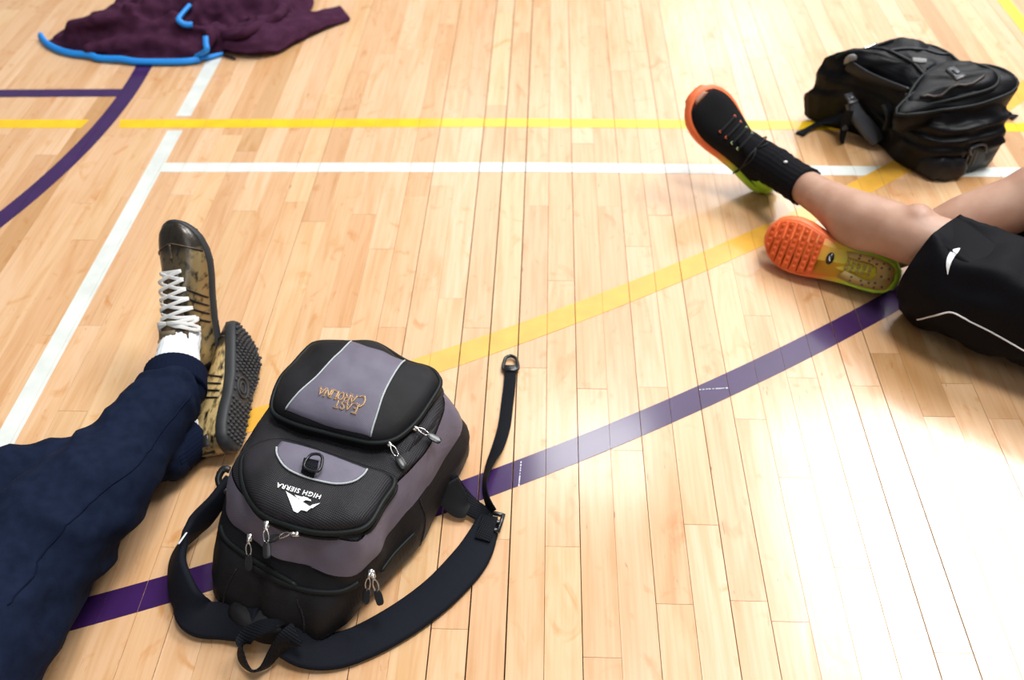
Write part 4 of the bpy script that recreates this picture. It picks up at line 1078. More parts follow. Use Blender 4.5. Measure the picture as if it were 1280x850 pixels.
PIP = [(.7137, 1.2028, .057), (.72, 1.1737, .0943), (.7377, 1.1567, .1215), (.7583, 1.1385, .1234), (.7897, 1.1223, .1157), (.8232, 1.1034, .1068), (.8465, 1.0879, .1008), (.90, 1.05, .09)]
q = [outward(p, .0012) for p in crom(PIP, 6)]
mesh_obj('white_piping', *tube(q, .0016, 6, 1), M_print, sho)
# swoosh mark: outline at its size on the cloth
SWT = [(.7494, 1.2344, .2079), (.7385, 1.23, .2087), (.7302, 1.2243, .2049), (.7237, 1.2142, .2003), (.7222, 1.2043, .1917), (.7245, 1.1929, .1806)]
SWB = [(.7502, 1.2323, .2079), (.7425, 1.2212, .2077), (.7367, 1.2156, .203), (.7307, 1.2074, .1986), (.7271, 1.1999, .1918), (.7254, 1.1921, .1804)]
up_ = Vector((-.25, -.62, .74)) * .0016
g = []
for a, b in zip(crom(SWT, 4), crom(SWB, 4)):
    a, b = Vector(a), Vector(b)
    g.append([stick(tS, p_, 0) * .5 + p_ * .5 + up_ for p_ in (a, mixv(a, b, .33), mixv(a, b, .67), b)])
mesh_obj('swoosh_mark', *loft(g, False, False, closed=False), M_print, sho, smooth=False)

# socks
so_ = sock([mixv(ankA, mA, .20), ankA, mixv(ankA, bnkA, .6), bnkA, E1.P(.10, 0, .06), E1.P(.15, 0, .035)], [.0415, .0405, .0405, .042, .040, .034], M_sock_b, pr, rib=.03, label='black ribbed crew sock')
q = Vector((0.514, 1.5944, 0.15))
tK = bvh([so_.matrix_parent_inverse @ vv_.co + Vector((1.0, 1.25, 0)) for vv_ in so_.data.vertices], [tuple(p.vertices) for p in so_.data.polygons])
h = tK.find_nearest(q)
mesh_obj('sock_mark', *ellipsoid(h[0] + h[1] * .001, (.0045, .003, .003), None, 10, 6), M_print, pr, label='tiny white mark near the top of the sock')
sock([mixv(bnkB, mB, .18), bnkB, E2.P(.10, 0, .055), E2.P(.15, 0, .03)], [.041, .039, .036, .03], M_sock_b, pr, rib=.03, label='black sock of the crossed foot')

def run_shoe(parent, S, label, top=True):
    OR = (0.86, 0.17, 0.045, 1); YE = (0.80, 0.62, 0.02, 1); LI = (0.45, 0.80, 0.04, 1); BK = (0.006, 0.006, 0.007, 1); MR = (0.16, 0.025, 0.018, 1)
    def cf(t, ph):
        e = min(ph, 1 - ph)
        if t > .985: return lerp4(BK, OR, .8)
        if t > .93: return lerp4(BK, MR, (t - .93) / .055)
        if e < .07 and t > .35: return lerp4(MR, BK, e / .07)
        if t < .10 and e < .30: return LI
        return BK if top else lerp4(BK, (0.5, 0.5, 0.45, 1), .6 if .1 < e < .3 else 0)
    v, f, c = S.upper(cf)
    sh = mesh_obj('shoe', v, f, M_knit, parent, col=c, label=label)
    def cs(t):
        if t > .55: return OR
        if t > .30: return lerp4(LI, OR, (t - .30) / .25)
        return LI
    v, f, c = S.sole(cs)
    mesh_obj('midsole', v, f, M_foam, sh, col=c, label='midsole fading from orange toe to lime heel')
    # outsole: thin coloured bottom plate and blocks
    def co(t):
        if t > .56: return (0.80, 0.13, 0.022, 1)
        if t > .42: return lerp4((0.78, 0.52, 0.02, 1), (0.80, 0.16, 0.025, 1), (t - .42) / .14)
        return lerp4((0.62, 0.66, 0.03, 1), (0.78, 0.55, 0.02, 1), t / .42)
    rg = [S.ring(.001, -.005), S.ring(-.002, -.006), S.ring(-.0022, -.03 * 0 - .02)]
    v, f = loft(rg[:2]); c = [co(t) for z in range(2) for t, y in S.outline(-.005, 40)]
    mesh_obj('outsole', v, f, M_foam, sh, col=c, label='outsole fading from orange to yellow')
    ed = [.985, .925, .865, .805, .745, .685, .625, .57]
    for a, b in zip(ed[1:], ed[:-1]):
        mesh_obj('tread_block', *S.pad(a + .005, b - .005, -.002, .0035, .006), M_hot, sh)
    mbn = MB()
    for a, b in zip(ed[1:], ed[:-1]):
        t = (a + b) / 2; p, q_ = S.half(t); y = -q_ + .016
        while y < p - .012:
            mbn.add(S.nub(t, y, .0042, .0018, 6, -.0055)); y += .0125
    mbn.build('tread', M_hot, sh, kind='stuff')
    # heel: horseshoe of tan rubber with dark dots round a lime centre
    p, q_ = S.half(.12)
    hs_o = [(.40, S.half(.40)[0] * .72), (.30, S.half(.3)[0] - .006), (.2, S.half(.2)[0] - .006), (.1, S.half(.1)[0] - .006), (.045, S.half(.045)[0] - .007), (.022, 0), (.045, -S.half(.045)[1] + .007), (.1, -S.half(.1)[1] + .006), (.2, -S.half(.2)[1] + .006), (.3, -S.half(.3)[1] + .006), (.40, -S.half(.40)[1] * .72)]
    cen = .24
    hs_i = [(.36, .014), (.30, .015), (.24, .017), (.2, .017), (.165, .014), (.145, 0), (.165, -.014), (.2, -.017), (.24, -.017), (.30, -.015), (.36, -.014)]
    n = len(hs_o)
    def hv(L_, z): return [S.P(t * S.L, y, z) for t, y in L_]
    A, B, C_, D_ = hv(hs_o, -.002), hv(hs_o, -.0048), hv(hs_i, -.0048), hv(hs_i, -.002)
    v, f = loft([A, B, C_, D_], False, False, closed=False)
    mesh_obj('heel_plate', v, f, M_tan, sh)
    dn = MB()
    for k in range(1, n - 1):
        for w in (.28, .72):
            t = hs_o[k][0] * (1 - w) + hs_i[k][0] * w; y = hs_o[k][1] * (1 - w) + hs_i[k][1] * w
            dn.add(S.nub(t, y, .0026, .0008, 8, -.0045))
    dn.build('heel_dots', M_brown, sh, kind='stuff')
    ln_ = MB()
    for t in (.2, .24, .28, .32, .36):
        for y in (-.008, .002, .011): ln_.add(S.nub(t, y, .004, .0018, 6, -.001))
    ln_.build('heel_lugs', M_tan, sh, kind='stuff')
    o_ = [S.P(.49 * S.L + .0075 * math.cos(a), .000 + .013 * math.sin(a), -.0035) for a in [2 * math.pi * k / 20 for k in range(20)]]
    mesh_obj('oval_badge', *loft([[p_ - S.n * -.002 for p_ in o_], o_]), M_plastic, sh)
    b_ = [S.P(.49 * S.L + x, y, -.0040) for x, y in ((-.003, -.006), (.001, -.004), (.003, .004), (.002, .0045), (-.001, -.002))]
    mesh_obj('badge_mark', b_ , [tuple(range(5))], M_print, sh, smooth=False)
    if top:
        for i, t in enumerate((.50, .56, .62, .68)):
            for sg in (1, -1):
                c_ = S.ridge(t, sg * .023, .003)
                Mq = Matrix((S.e, S.y, S.n)).transposed()
                mesh_obj('eyelet', *box(c_, (.006, .005, .003), Mq, .001), M_orange_dot if i > 1 else M_lime_pale, sh)
            P = [S.ridge(t, y * .023, .0045) for y in (-1, -.5, 0, .5, 1)]
            mesh_obj('lace', *ribbon([(p_, S.e, .005) for p_ in P], .002, 2), M_lace_b, sh)
        k0 = S.ridge(.42, 0, .014)
        for sg, dx in ((1, -.012), (-1, -.004)):
            pts = [k0, S.ridge(.42, sg * .018, .02), S.ridge(.40, sg * .036, .014) + S.e * dx, S.ridge(.37, sg * .040, .010) + S.e * dx, S.ridge(.38, sg * .02, .016), k0]
            mesh_obj('lace_bow', *tube(pts, .0018, 6, 4), M_lace_b, sh)
        rg = []
        for t, w, z in ((.55, .015, .001), (.44, .021, .006), (.34, .024, .012), (.27, .024, .022), (.25, .021, .021)):
            rg.append([S.ridge(t, y * w, z) for y in (-1, -.5, 0, .5, 1)] + [S.ridge(t, y * w, z - .006) for y in (1, .5, 0, -.5, -1)])
        mesh_obj('tongue', *loft(rg), M_sock_b, sh)
        for nme, t0, t1, m_, w in (('tongue_label', .335, .305, M_lime, .013), ('tongue_print', .298, .268, M_tag2, .011)):
            a_ = [S.ridge(t0, y * w, .016) for y in (-1, 0, 1)]; b2 = [S.ridge(t1, y * w, .022) for y in (-1, 0, 1)]
            mesh_obj(nme, *loft([a_ + [p_ - S.n * .004 for p_ in a_[::-1]], b2 + [p_ - S.n * .004 for p_ in b2[::-1]]]), m_, sh)
        rg = [[S.surf(t, ph, o) for ph in (.08, .25, .5, .75, .92)] + [S.surf(t, ph, -.004) for ph in (.92, .75, .5, .25, .08)] for t, o in ((0, .003), (.04, .004), (.10, .004), (.16, .002), (.20, 0))]
        mesh_obj('heel_counter', *loft(rg), M_lime, sh)
        tcap = [[S.surf(t, ph, o) for ph in (.36, .43, .5, .57, .64)] + [S.surf(t, ph, -.003) for ph in (.64, .57, .5, .43, .36)] for t, o in ((.945, .001), (.965, .002), (.985, .002), (1.0, .001))]
        mesh_obj('toe_bumper', *loft(tcap), M_bump, sh, label='pale worn patch on the toe')
    else:
        for sd in (0, 1):
            rg = []
            for t in np.linspace(.25, .62, 9):
                a_, b_2 = (.10, .26) if sd == 0 else (.90, .74)
                rg.append([S.surf(t, a_ + (b_2 - a_) * u, .0012) for u in (0, .5, 1)])
            mesh_obj('side_panel', *loft(rg, False, False, closed=False), M_tag2, sh, label='pale side panel')
    return sh
M_lime_pale = mat('pale_lime_eyelet', (0.55, 0.72, 0.35, 1), 0.5); M_tag2 = mat('silver_print', (0.62, 0.64, 0.60, 1), 0.5); M_bump = mat('worn_toe_rubber', (0.34, 0.16, 0.09, 1), 0.5)
run_shoe(pr, E1, 'black running shoe with orange rim and lime heel, toes up')
run_shoe(pr, E2, 'running shoe on its side showing an orange to yellow sole', top=False)

# ------------------------------------------------------------------ black backpack at the far right
b2 = empty('backpack', (.93, 1.93, 0), 0, 'stuffed all black backpack slumped on the court lines with dangling strap ends', 'backpack')
OUT2 = [(0.6637, 2.001, 0.03), (0.7274, 1.9644, 0.02), (0.7837, 1.9245, 0.015), (0.8278, 1.8754, 0.012), (0.8504, 1.7996, 0.012), (0.8906, 1.7535, 0.012), (0.9451, 1.7475, 0.012), (1.0014, 1.7633, 0.015), (1.0583, 1.7817, 0.03), (1.0862, 1.8193, 0.05), (1.0779, 1.8607, 0.09), (1.0412, 1.8847, 0.14), (1.0065, 1.9364, 0.18), (0.9625, 1.9803, 0.2), (0.9077, 2.0203, 0.2), (0.8135, 2.0284, 0.2), (0.7241, 2.0073, 0.19), (0.6634, 2.0079, 0.16), (0.6355, 1.998, 0.1)]
C2 = (sum(p[0] for p in OUT2) / len(OUT2), sum(p[1] for p in OUT2) / len(OUT2))
N2 = 220
r2 = polar(OUT2, C2, N2)
def w2(amp=.010, sd=0.0):
    def f(p):
        k = min(1, max(0, (p.z - .008) / .05))
        a = nz((p.x * 1.6 + p.y, p.y * 1.3, p.z * 2.2), 8, 2 + sd) * amp + (1 - abs(nz((p.x + p.y * .5, p.y * 1.6, p.z * 1.8), 13, 5 + sd)) * 3) * amp * .55 + nz(p, 38, 7 + sd) * amp * .25
        n = Vector((p.x - C2[0], p.y - C2[1], .20)).normalized()
        return n * a * k
    return f
def tilt2(z): return lambda x, y: z * (1.0 + .32 * (y - C2[1]) / .25 - .06 * (C2[0] - x) / .25)
lv2 = [(.93, .002), (.98, .010), (1.0, tilt2(.03)), (1.0, tilt2(.06)), (.985, tilt2(.10)), (.955, tilt2(.135)), (.90, tilt2(.163)), (.82, tilt2(.18)), (.72, tilt2(.190)), (.6, tilt2(.197)), (.47, tilt2(.202)), (.33, tilt2(.205)), (.2, tilt2(.207)), (.08, tilt2(.208))]
def dome2(r, c, lv, wr):
    rings = [pring(r, c, z, s) for s, z in lv]
    v, f = loft(rings, True, False); n = len(r); last = len(v) - n
    v.append(Vector((c[0], c[1], sum(v[last + i].z for i in range(n)) / n)))
    f += [(last + i, last + (i + 1) % n, len(v) - 1) for i in range(n)]
    return [p + wr(p) for p in v], f
def dense(lv, k=4):
    out = []
    for (s0, z0), (s1, z1) in zip(lv[:-1], lv[1:]):
        for i in range(k):
            t = i / k
            g = lambda x, y, z0=z0, z1=z1, t=t: (z0(x, y) if callable(z0) else z0) * (1 - t) + (z1(x, y) if callable(z1) else z1) * t
            out.append((s0 + (s1 - s0) * t, g))
    return out + [lv[-1]]
RIDGES = [([(.686, 1.988, .13), (.7248, 1.9643, .1106), (.75, 1.945, .085)], .016, .016), ([(.755, 1.95, .143), (.8084, 1.9053, .1403), (.82, 1.86, .12)], .018, .018),
          ([(.735, 1.955, .10), (.809, 1.9029, .1028), (.828, 1.85, .095)], .016, .020), ([(.7727, 1.9321, .085), (.8099, 1.8983, .0613), (.83, 1.86, .05)], .014, .018),
          ([(.68, 1.9897, .0735), (.7235, 1.9649, .0769), (.75, 1.945, .06)], .014, .014),
          ([(.82, 1.80, .118), (.845, 1.769, .120), (.933, 1.758, .118), (1.019, 1.785, .124), (1.06, 1.815, .128)], .013, .022),
          ([(.828, 1.83, .080), (.872, 1.77, .088), (.953, 1.754, .092), (1.047, 1.787, .098)], .012, .020),
          ([(.835, 1.815, .050), (.891, 1.754, .064), (.977, 1.746, .066), (1.052, 1.78, .072)], .012, .020),
          ([(.72, 2.02, .19), (.80, 2.00, .205), (.88, 1.97, .21)], .02, .014), ([(.78, 2.07, .21), (.87, 2.04, .215), (.97, 2.0, .215)], .018, .012)]
RIDGES = [(np.array(crom(P, 10)), r, h) for P, r, h in RIDGES]
w0 = w2(.009)
def wridge(p):
    q = np.array(p); k = 0
    for P, r, h in RIDGES:
        d2 = ((P - q) ** 2).sum(1).min(); e = math.exp(-d2 / r ** 2)
        k = max(k, h * e) - .25 * h * math.exp(-(math.sqrt(d2) - r * 1.7) ** 2 / (r * .5) ** 2)
    n = Vector((p.x - C2[0], p.y - C2[1], .12)).normalized()
    return w0(p) + n * k
v2b, f2b = dome2(r2, C2, dense(lv2), wridge)
mesh_obj('main_body', v2b, f2b, M_bag2, b2, label='creased black main compartment')
t2 = bvh(v2b, f2b)
def pocket2(px, zc, hgt, name, sd, m=M_bag2, amp=.006, label=None):
    c = (sum(p[0] for p in px) / len(px), sum(p[1] for p in px) / len(px)); r = polar(px, c, 80)
    def zz(k):
        def g(x, y):
            q = drop(t2, x, y, 0); return (q.z if q is not None else zc) + k
        return g
    base = pring(r, c, zz(-.02)); top = [(1.0, -.01), (1.02, .35), (1.0, .62), (.95, .82), (.86, .93), (.7, 1.0), (.5, 1.04), (.3, 1.06), (.12, 1.07)]
    # smooth plane under the pocket: mean surface
    zb = [zz(0)(p.x, p.y) for p in base]; A = np.c_[[p.x for p in base], [p.y for p in base], np.ones(len(base))]
    co = np.linalg.lstsq(A, np.array([max(z, .03) for z in zb]), rcond=None)[0]
    lv = [(s, (lambda x, y, k=k: float(co[0] * x + co[1] * y + co[2]) + hgt * k)) for s, k in [(.96, -.8)] + top]
    v, f = dome2(r, c, lv, lambda p: Vector((nz(p, 16, sd) * amp * .5, nz(p, 16, sd + 3) * amp * .5, (1 - abs(nz((p.x * .6, p.y * 2.0, p.z * 2), 14, sd + 5)) * 3) * amp)))
    o = mesh_obj(name, v, f, m, b2, label=label)
    g = [Vector((p.x, p.y, float(co[0] * p.x + co[1] * p.y + co[2]) + hgt * .62)) + Vector((0, -.002, .003)) for p in pring(r, c, 0, 1.012)]
    mesh_obj('zipper', *tube(g[::2], .0042, 8, 2, closed=True), M_zip, o)
    return o, bvh(v, f)
p3, t3 = pocket2([(0.7953, 1.7605, 0.1), (0.8248, 1.8056, 0.14), (0.8815, 1.8325, 0.17), (0.9819, 1.879, 0.16), (1.0534, 1.8657, 0.13), (1.0748, 1.8305, 0.1), (1.0506, 1.8137, 0.08), (0.9751, 1.7879, 0.07), (0.8781, 1.7737, 0.07)], .1, .030, 'lower_pocket', 4, label='large lower pocket with a curved zipper')
p4, t4 = pocket2([(0.8181, 1.7841, 0.19), (0.8593, 1.8516, 0.2), (0.9242, 1.885, 0.21), (0.9899, 1.8738, 0.2), (1.0237, 1.8443, 0.18), (1.0115, 1.8135, 0.165), (0.9467, 1.7973, 0.16), (0.8692, 1.7852, 0.165)], .15, .028, 'upper_pocket', 9, label='small rounded pocket nearest the top')
# bottom end folds
for px, h_, sd in (([(0.9036, 1.7475, 0.07), (0.9603, 1.7414, 0.07), (1.0144, 1.7615, 0.07), (1.0672, 1.7971, 0.06), (1.0675, 1.7869, 0.04), (1.0019, 1.7581, 0.03), (0.9316, 1.7476, 0.03)], .03, 2), ([(0.8797, 1.7573, 0.05), (0.9177, 1.7535, 0.055), (0.9684, 1.7449, 0.05), (1.0008, 1.7548, 0.03), (0.9774, 1.7317, 0.012), (0.9158, 1.7247, 0.012), (0.8867, 1.7486, 0.02)], .05, 7)):
    c = (sum(p[0] for p in px) / len(px), sum(p[1] for p in px) / len(px)); r = polar(px, c, 60)
    zt = sum(p[2] for p in px) / len(px)
    v, f = dome2(r, c, [(.9, .003), (1, zt * .4), (1.02, zt * .8), (.95, zt * 1.15), (.8, zt * 1.3 + .008), (.5, zt * 1.4 + .012), (.2, zt * 1.4 + .014)], lambda p: Vector((0, 0, (1 - abs(nz((p.x * 2, p.y, p.z), 16, sd)) * 3) * .006)))
    mesh_obj('bottom_fold', v, f, M_bag2s, b2, label='tucked lower corner fold')
arcp = [stick(t2, p, .004) for p in ((0.9927, 1.7402, 0.06), (0.9809, 1.7429, 0.08), (1.0007, 1.7585, 0.085), (1.0211, 1.7597, 0.08), (1.0294, 1.7569, 0.06))]
mesh_obj('corner_piping', *tube(arcp, .003, 6, 5), M_greyp, b2)
# compression strap with padded end, buckles, loose webbing
for K, th, m_, nm, lb in (
    ([((0.7387, 1.9234, 0.05), (.2, .5, .8), .028), ((0.7056, 1.9568, 0.02), (.6, .7, .3), .024), ((0.6709, 1.949, 0.006), (.6, .75, 0), .024), ((0.6399, 1.9224, 0.004), (.6, .75, 0), .024)], .003, M_web, 'strap_end', 'loose strap end over the yellow line at the left'),
    ([((1.1228, 1.9687, 0.06), (0, .5, .8), .022), ((1.1692, 2.0126, 0.02), (.3, .9, .2), .022), ((1.1941, 2.0165, 0.006), (-.3, 1, 0), .022), ((1.2079, 2.0029, 0.005), (-.3, 1, 0), .024)], .004, M_web, 'strap_end', 'loose strap end at the right'),
    ([((0.731, 1.8781, 0.1), (.8, -.3, .3), .02), ((0.7343, 1.887, 0.05), (.9, -.2, .2), .02), ((0.7354, 1.8838, 0.02), (.9, -.2, .2), .014), ((0.7385, 1.8799, 0.004), (.9, -.2, .2), .008)], .003, M_web, 'strap_end', 'thin strap end hanging down'),
    ([((0.7466, 1.9232, 0.095), (.8, .5, .2), .030), ((0.7592, 1.9048, 0.075), (.85, .4, .2), .036), ((0.7835, 1.8913, 0.052), (.85, .4, .2), .042), ((0.8068, 1.8764, 0.032), (.85, .4, .2), .044), ((0.8194, 1.8667, 0.02), (.85, .4, .2), .036)], .020, M_greyp, 'strap_pad', 'dark grey padded strap end'),
    ([((0.6894, 1.7802, 0.2), (.4, .8, .3), .026), ((0.727, 1.7731, 0.18), (.4, .8, .3), .03), ((0.7808, 1.7985, 0.14), (.5, .8, .3), .03), ((0.8171, 1.815, 0.1), (.6, .7, .3), .026)], .008, M_bag2s, 'compression_strap', None),
    ([((0.7595, 1.8382, 0.12), (.85, .3, .3), .02), ((0.7939, 1.8519, 0.09), (.85, .3, .3), .022), ((0.8163, 1.8539, 0.06), (.85, .3, .3), .02)], .006, M_bag2s, 'compression_strap', None),
    ([((0.8916, 1.8813, 0.228), (.1, .9, .4), .024), ((0.9184, 1.8481, 0.236), (.1, .9, .4), .024), ((0.961, 1.8796, 0.225), (.1, .9, .4), .024)], .005, M_web, 'compression_strap', None),
    ([((0.6485, 1.8529, 0.205), (.6, -.4, .5), .03), ((0.6801, 1.7977, 0.21), (.4, -.6, .5), .03), ((0.7193, 1.7786, 0.213), (.1, -.7, .5), .028)], .008, M_bag2s, 'shoulder_strap', None)):
    K2_ = [(stick(t2, k[0], .004 + th * .3) if nm in ('compression_strap', 'shoulder_strap') else k[0],) + tuple(k[1:]) for k in K]
    mesh_obj(nm, *ribbon(K2_, th, 7, .8), m_, b2, label=lb)
def buckle2(p, d, s=(.026, .02, .008), m=None):
    d = Vector(d).normalized(); q = Vector((0, -.4, .9)); q = (q - d * q.dot(d)).normalized(); w = q.cross(d); M = Matrix((d, w, q)).transposed()
    mb = MB().add(box(p, s, M, .002)).add(box(Vector(p) + q * .004 + d * .004, (s[0] * .5, s[1] * .55, s[2]), M, .002)).add(box(Vector(p) + d * s[0] * .55, (s[0] * .3, s[1] * 1.15, s[2] * .8), M, .001))
    mesh_obj('side_release_buckle', mb.v, mb.f, m or M_greyp, b2)
buckle2(Vector((0.9107, 1.8085, 0.238)), (.35, -.8, -.1), (.034, .022, .010))
buckle2(Vector((0.7368, 1.9115, 0.115)), (.3, -.9, -.3))
buckle2(Vector((0.7347, 1.891, 0.052)), (.1, -.6, -.7), (.018, .012, .008))
q = Vector((0.6952, 1.8974, 0.205)); h = t2.find_nearest(q)
cc = h[0] + h[1] * .002
ux = Vector((1, 0, 0)); ux = (ux - h[1] * ux.dot(h[1])).normalized(); uy = h[1].cross(ux)
g = [[cc + ux * (a * math.cos(t) * k) + uy * (b_ * math.sin(t) * k) + h[1] * z for t in [2 * math.pi * i / 20 for i in range(20)]] for a, b_, k, z in ((.014, .021, 1, -.003), (.014, .021, 1, .001), (.014, .021, .8, .002))]
mesh_obj('round_patch', *loft(g), M_tag, b2, label='small pale oval patch')
cc = stick(t2, (0.8682, 1.9055, 0.215), .004); mesh_obj('zipper_tag', *ribbon([(cc + Vector((-.016, .0, .002)), (0, .8, .5), .010), (cc, (0, .8, .5), .012), (cc + Vector((.016, -.002, 0)), (0, .8, .5), .010)], .004), M_tag, b2, label='small pale zipper tag')
# main zipper along the far edge and a few raised seams
for P, rd, m_ in (([(0.6864, 1.9676, 0.19), (0.7537, 1.9864, 0.205), (0.8301, 1.9927, 0.21), (0.9115, 1.9809, 0.212), (0.9641, 1.934, 0.208), (0.9903, 1.8808, 0.19)], .004, M_zip), ([(0.7573, 1.9961, 0.2), (0.7979, 2.0105, 0.205)], .0025, M_metal),
                  ([(0.7785, 1.9768, 0.21), (0.8398, 1.9263, 0.212), (0.8827, 1.8518, 0.212)], .004, M_bag2s), ([(0.8102, 1.9533, 0.21), (0.8742, 1.9495, 0.212), (0.9461, 1.9379, 0.21)], .004, M_bag2s)):
    pts = [stick(t2, p, .002) for p in crom(P, 5)]
    mesh_obj('zipper' if m_ is not M_bag2s else 'seam', *tube(pts, rd, 6, 1), m_, b2)
pts = [stick(t4, p, .003) for p in crom([(0.842, 1.7583, 0.225), (0.8854, 1.7634, 0.23), (0.9438, 1.7931, 0.225), (1.002, 1.8448, 0.2)], 4)]
mesh_obj('zipper', *tube(pts, .003, 6, 1), M_brownzip, p4)

# ------------------------------------------------------------------ crumpled maroon jacket
jk = empty('jacket', (-1.2, 2.62, 0), 0, 'crumpled maroon fleece jacket with bright blue piping dropped on the floor', 'jacket')
OJ = [(-1.5381, 2.4317, 0.01), (-1.4973, 2.3892, 0.006), (-1.4092, 2.3402, 0.006), (-1.3038, 2.3163, 0.006), (-1.2136, 2.2974, 0.006), (-1.1053, 2.2929, 0.006), (-1.0102, 2.3071, 0.006), (-0.9911, 2.3291, 0.012), (-0.9393, 2.3426, 0.015), (-0.8692, 2.3816, 0.02), (-0.8282, 2.4114, 0.02), (-0.808, 2.4724, 0.02), (-0.7671, 2.5682, 0.03), (-0.7507, 2.6816, 0.05), (-0.895, 2.9634, 0.02), (-1.0829, 3.0461, 0.02), (-1.2784, 3.0343, 0.02), (-1.3806, 2.8931, 0.04), (-1.3736, 2.628, 0.06), (-1.4306, 2.5594, 0.03), (-1.4419, 2.4792, 0.012), (-1.4855, 2.4408, 0.008)]
CJ = (-1.17, 2.66); NJ = 220
rJ = polar(OJ, CJ, NJ)
FOLDS = []; ROLLS = []   # long rounded ridges: (points, radius, height)
for P, rd, h_ in (([(-1.4119, 2.3917, 0.02), (-1.3083, 2.3916, 0.07), (-1.2242, 2.4206, 0.1), (-1.1575, 2.493, 0.12)], .045, .075), ([(-1.349, 2.3329, 0.03), (-1.2295, 2.3425, 0.04), (-1.1192, 2.3423, 0.05), (-1.0306, 2.3229, 0.05)], .05, .030),
                  ([(-1.2123, 2.3914, 0.07), (-1.1305, 2.3896, 0.1), (-1.0742, 2.4185, 0.12), (-1.0272, 2.47, 0.13)], .032, .060), ([(-1.1254, 2.3619, 0.05), (-1.0715, 2.3706, 0.08), (-1.0093, 2.3792, 0.1), (-0.9866, 2.4182, 0.12)], .026, .055),
                  ([(-0.9928, 2.304, 0.04), (-0.9787, 2.3414, 0.07), (-0.9947, 2.3691, 0.1), (-1.0228, 2.4192, 0.11)], .030, .050), ([(-0.9535, 2.3704, 0.08), (-0.887, 2.3407, 0.08), (-0.8524, 2.3902, 0.08), (-0.8398, 2.4557, 0.1)], .030, .055),
                  ([(-0.9882, 2.4045, 0.1), (-0.9389, 2.3697, 0.09), (-0.8918, 2.3789, 0.1), (-0.8785, 2.4386, 0.12)], .026, .050), ([(-0.8645, 2.3916, 0.03), (-0.8262, 2.4317, 0.05), (-0.8024, 2.4828, 0.08), (-0.8175, 2.5914, 0.1)], .032, .055),
                  ([(-1.1058, 2.502, 0.14), (-1.0079, 2.5058, 0.15), (-0.8838, 2.5573, 0.12), (-0.8068, 2.6535, 0.06)], .06, .06), ([(-1.2844, 2.3425, 0.02), (-1.1836, 2.3281, 0.02), (-1.0602, 2.3138, 0.02)], .022, .014)):
    FOLDS.append((np.array(crom(P, 10))[:, :2], rd, h_)); ROLLS.append((P, rd, h_))
def jh(x, y, s):
    z = .012 + .030 * (1 - s ** 3)
    q = np.array((x, y)) + .012 * np.array((nz((x, y, 0), 12, 2), nz((x, y, 0), 12, 9)))
    hs = 0
    for P, rd, h_ in FOLDS:
        d = math.sqrt(((P - q) ** 2).sum(1).min()) / (rd * .85)
        hs = max(hs, .75 * h_ * max(0, 1 - d * d) ** .8) + .15 * h_ * math.exp(-d * d)
    rg = 1 - abs(nz((x * 1.2 + y * .7, y * 1.5, 0), 9, 4)) * 2.6
    rg2 = 1 - abs(nz((x * .9 - y * .8, y * 1.4 + x * .4, 0), 17, 8)) * 2.6
    z += hs + (rg * .022 + rg2 * .012) * (1 - s ** 6)
    return max(.010, z * (1 - s ** 9) + .006 * s)
rings = []
for s in (1.0, .992, .98, .96, .93, .9, .86, .82, .78, .74, .70, .66, .62, .58, .54, .5, .46, .42, .38, .34, .3, .26, .22, .18, .14, .1, .06, .03):
    g = []
    for i in range(NJ):
        a = -math.pi + 2 * math.pi * i / NJ; x, y = CJ[0] + rJ[i] * s * math.cos(a), CJ[1] + rJ[i] * s * math.sin(a)
        g.append(Vector((x, y, jh(x, y, s))))
    rings.append(g)
bot = [Vector((p.x, p.y, .002)) for p in rings[0]]
vJ, fJ = loft([bot] + rings, True, True)
rolls = []
for P, rd, h_ in ROLLS:
    q = [Vector(p) for p in P]; m = len(q)
    rolls.append(capsule([Vector((p.x, p.y, max(.012, h_ * (1.15 if 0 < i < m - 1 else .8) - rd * .12))) for i, p in enumerate(q)], [rd * (.34 if i in (0, m - 1) else .50) for i in range(m)], 14))
vJ, fJ, nJ = union([(vJ, fJ)] + rolls, .0075, 3)
vJ = [p + n * ((1 - abs(nz((p.x * 1.3, p.y * 1.3, p.z), 14, 3)) * 2.8) * .004 + nz(p, 40, 2) * .002) if p.z > .015 else p for p, n in zip(vJ, nJ)]
vJ = [Vector((p.x, p.y, max(p.z, .001))) for p in vJ]
jbody = mesh_obj('cloth_body', vJ, fJ, M_maroon, jk, label='folded maroon fleece')
tJ = bvh(vJ, fJ)
ej = [Vector(p) for p in ((-1.5449, 2.438, 0.012), (-1.5052, 2.3895, 0.011), (-1.4559, 2.352, 0.01), (-1.4027, 2.3278, 0.01), (-1.344, 2.3145, 0.012), (-1.3103, 2.2993, 0.01), (-1.2448, 2.2909, 0.012), (-1.1946, 2.2806, 0.01), (-1.1231, 2.2784, 0.01), (-1.0485, 2.2808, 0.01), (-1.0095, 2.2931, 0.011))]
mesh_obj('hem_piping', *ribbon([(p, (0, .75, .65), .020) for p in ej], .012, 6, .9), M_blue, jk, label='bright blue hem binding')
mesh_obj('hem_piping', *ribbon([((-1.0194, 2.2959, 0.012), (0, .75, .65), .016), ((-0.986, 2.3091, 0.01), (0, .75, .65), .014), ((-0.9525, 2.332, 0.008), (0, .75, .65), .010)], .008, 6, .9), M_blue, jk, label='darker blue end of the hem')
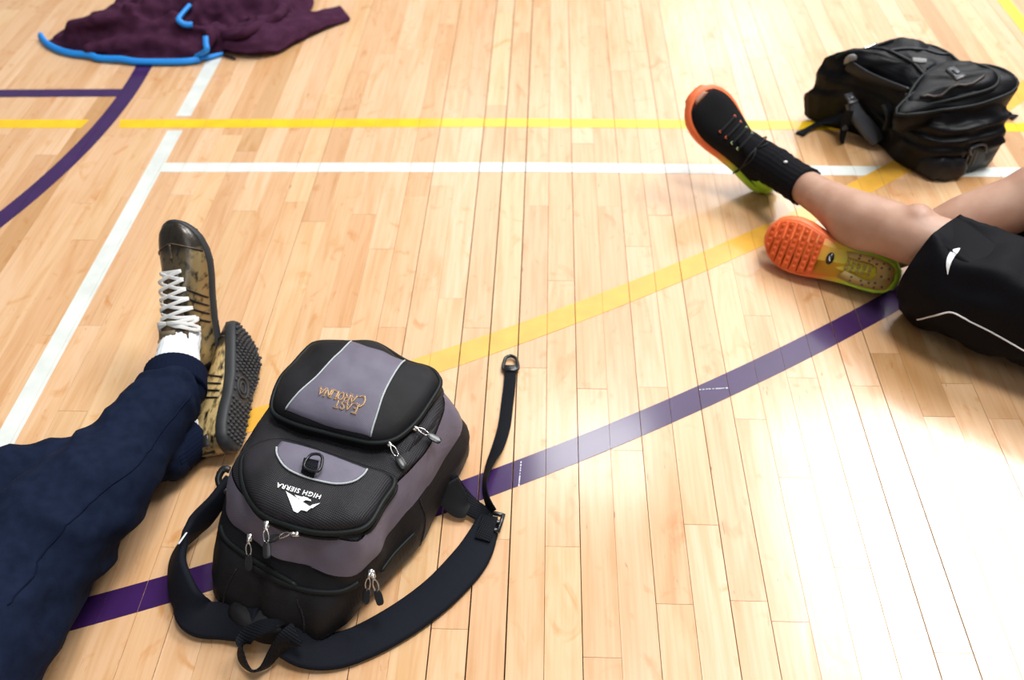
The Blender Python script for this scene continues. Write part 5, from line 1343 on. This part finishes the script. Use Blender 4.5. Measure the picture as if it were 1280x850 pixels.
mesh_obj('zipper_pull', *tube([Vector((-0.9491, 2.3262, 0.006)), Vector((-0.9276, 2.3167, 0.006)), Vector((-0.9112, 2.3063, 0.004))], .004, 6, 3), M_plastic, jk)
lp = [Vector(stick(tJ, p, .006)) for p in ((-1.0179, 2.2902, 0.02), (-0.9841, 2.2754, 0.05), (-0.9813, 2.2932, 0.07), (-0.9923, 2.3109, 0.09))]
mesh_obj('front_piping', *ribbon([(p, (.9, .2, .2), .017) for p in lp], .012, 6, .9), M_blue, jk, label='blue piping up the jacket front')
lp = [Vector(stick(tJ, p, .007)) for p in ((-1.0687, 2.4237, 0.12), (-1.0718, 2.3877, 0.12), (-1.065, 2.3634, 0.11), (-1.0465, 2.3542, 0.1), (-1.033, 2.3699, 0.09))]
mesh_obj('collar_piping', *ribbon([(p, (.7, .5, .4), .017) for p in lp], .012, 6, .9), M_blue, jk, label='blue curl of piping at the collar')
q = stick(tJ, (-0.8295, 2.3965, 0.02), .004)
mesh_obj('piping_end', *ribbon([(q + Vector((-.006, 0, .024)), (1, .1, 0), .016), (q + Vector((.0, -.006, .012)), (1, .1, 0), .022), (q + Vector((.003, -.008, -.004)), (1, .1, 0), .020)], .014, 6, .9), M_blue, jk, label='blue knob of piping at the right')
# sleeve lying out to the right
K = [((-0.9458, 2.3817, 0.03), (-.3, 1, .2), .10, .02), ((-0.8478, 2.3816, 0.04), (-.3, 1, .2), .14, .05), ((-0.7918, 2.4418, 0.03), (-.25, 1, .1), .13, .045), ((-0.7322, 2.4994, 0.022), (-.2, 1, 0), .105, .036), ((-0.6759, 2.5488, 0.016), (-.15, 1, 0), .085, .026), ((-0.6343, 2.5787, 0.012), (-.12, 1, 0), .075, .02)]
v, f = ribbon(K, .04, 12, 1.0)
v = [p + Vector((0, 0, nz((p.x * 1.6, p.y * .8, p.z), 17, 6) * .010)) for p in v]
v = [Vector((p.x, p.y, max(.003, p.z))) for p in v]
mesh_obj('sleeve', v, f, M_maroon, jk, label='flat sleeve end lying out to the right')
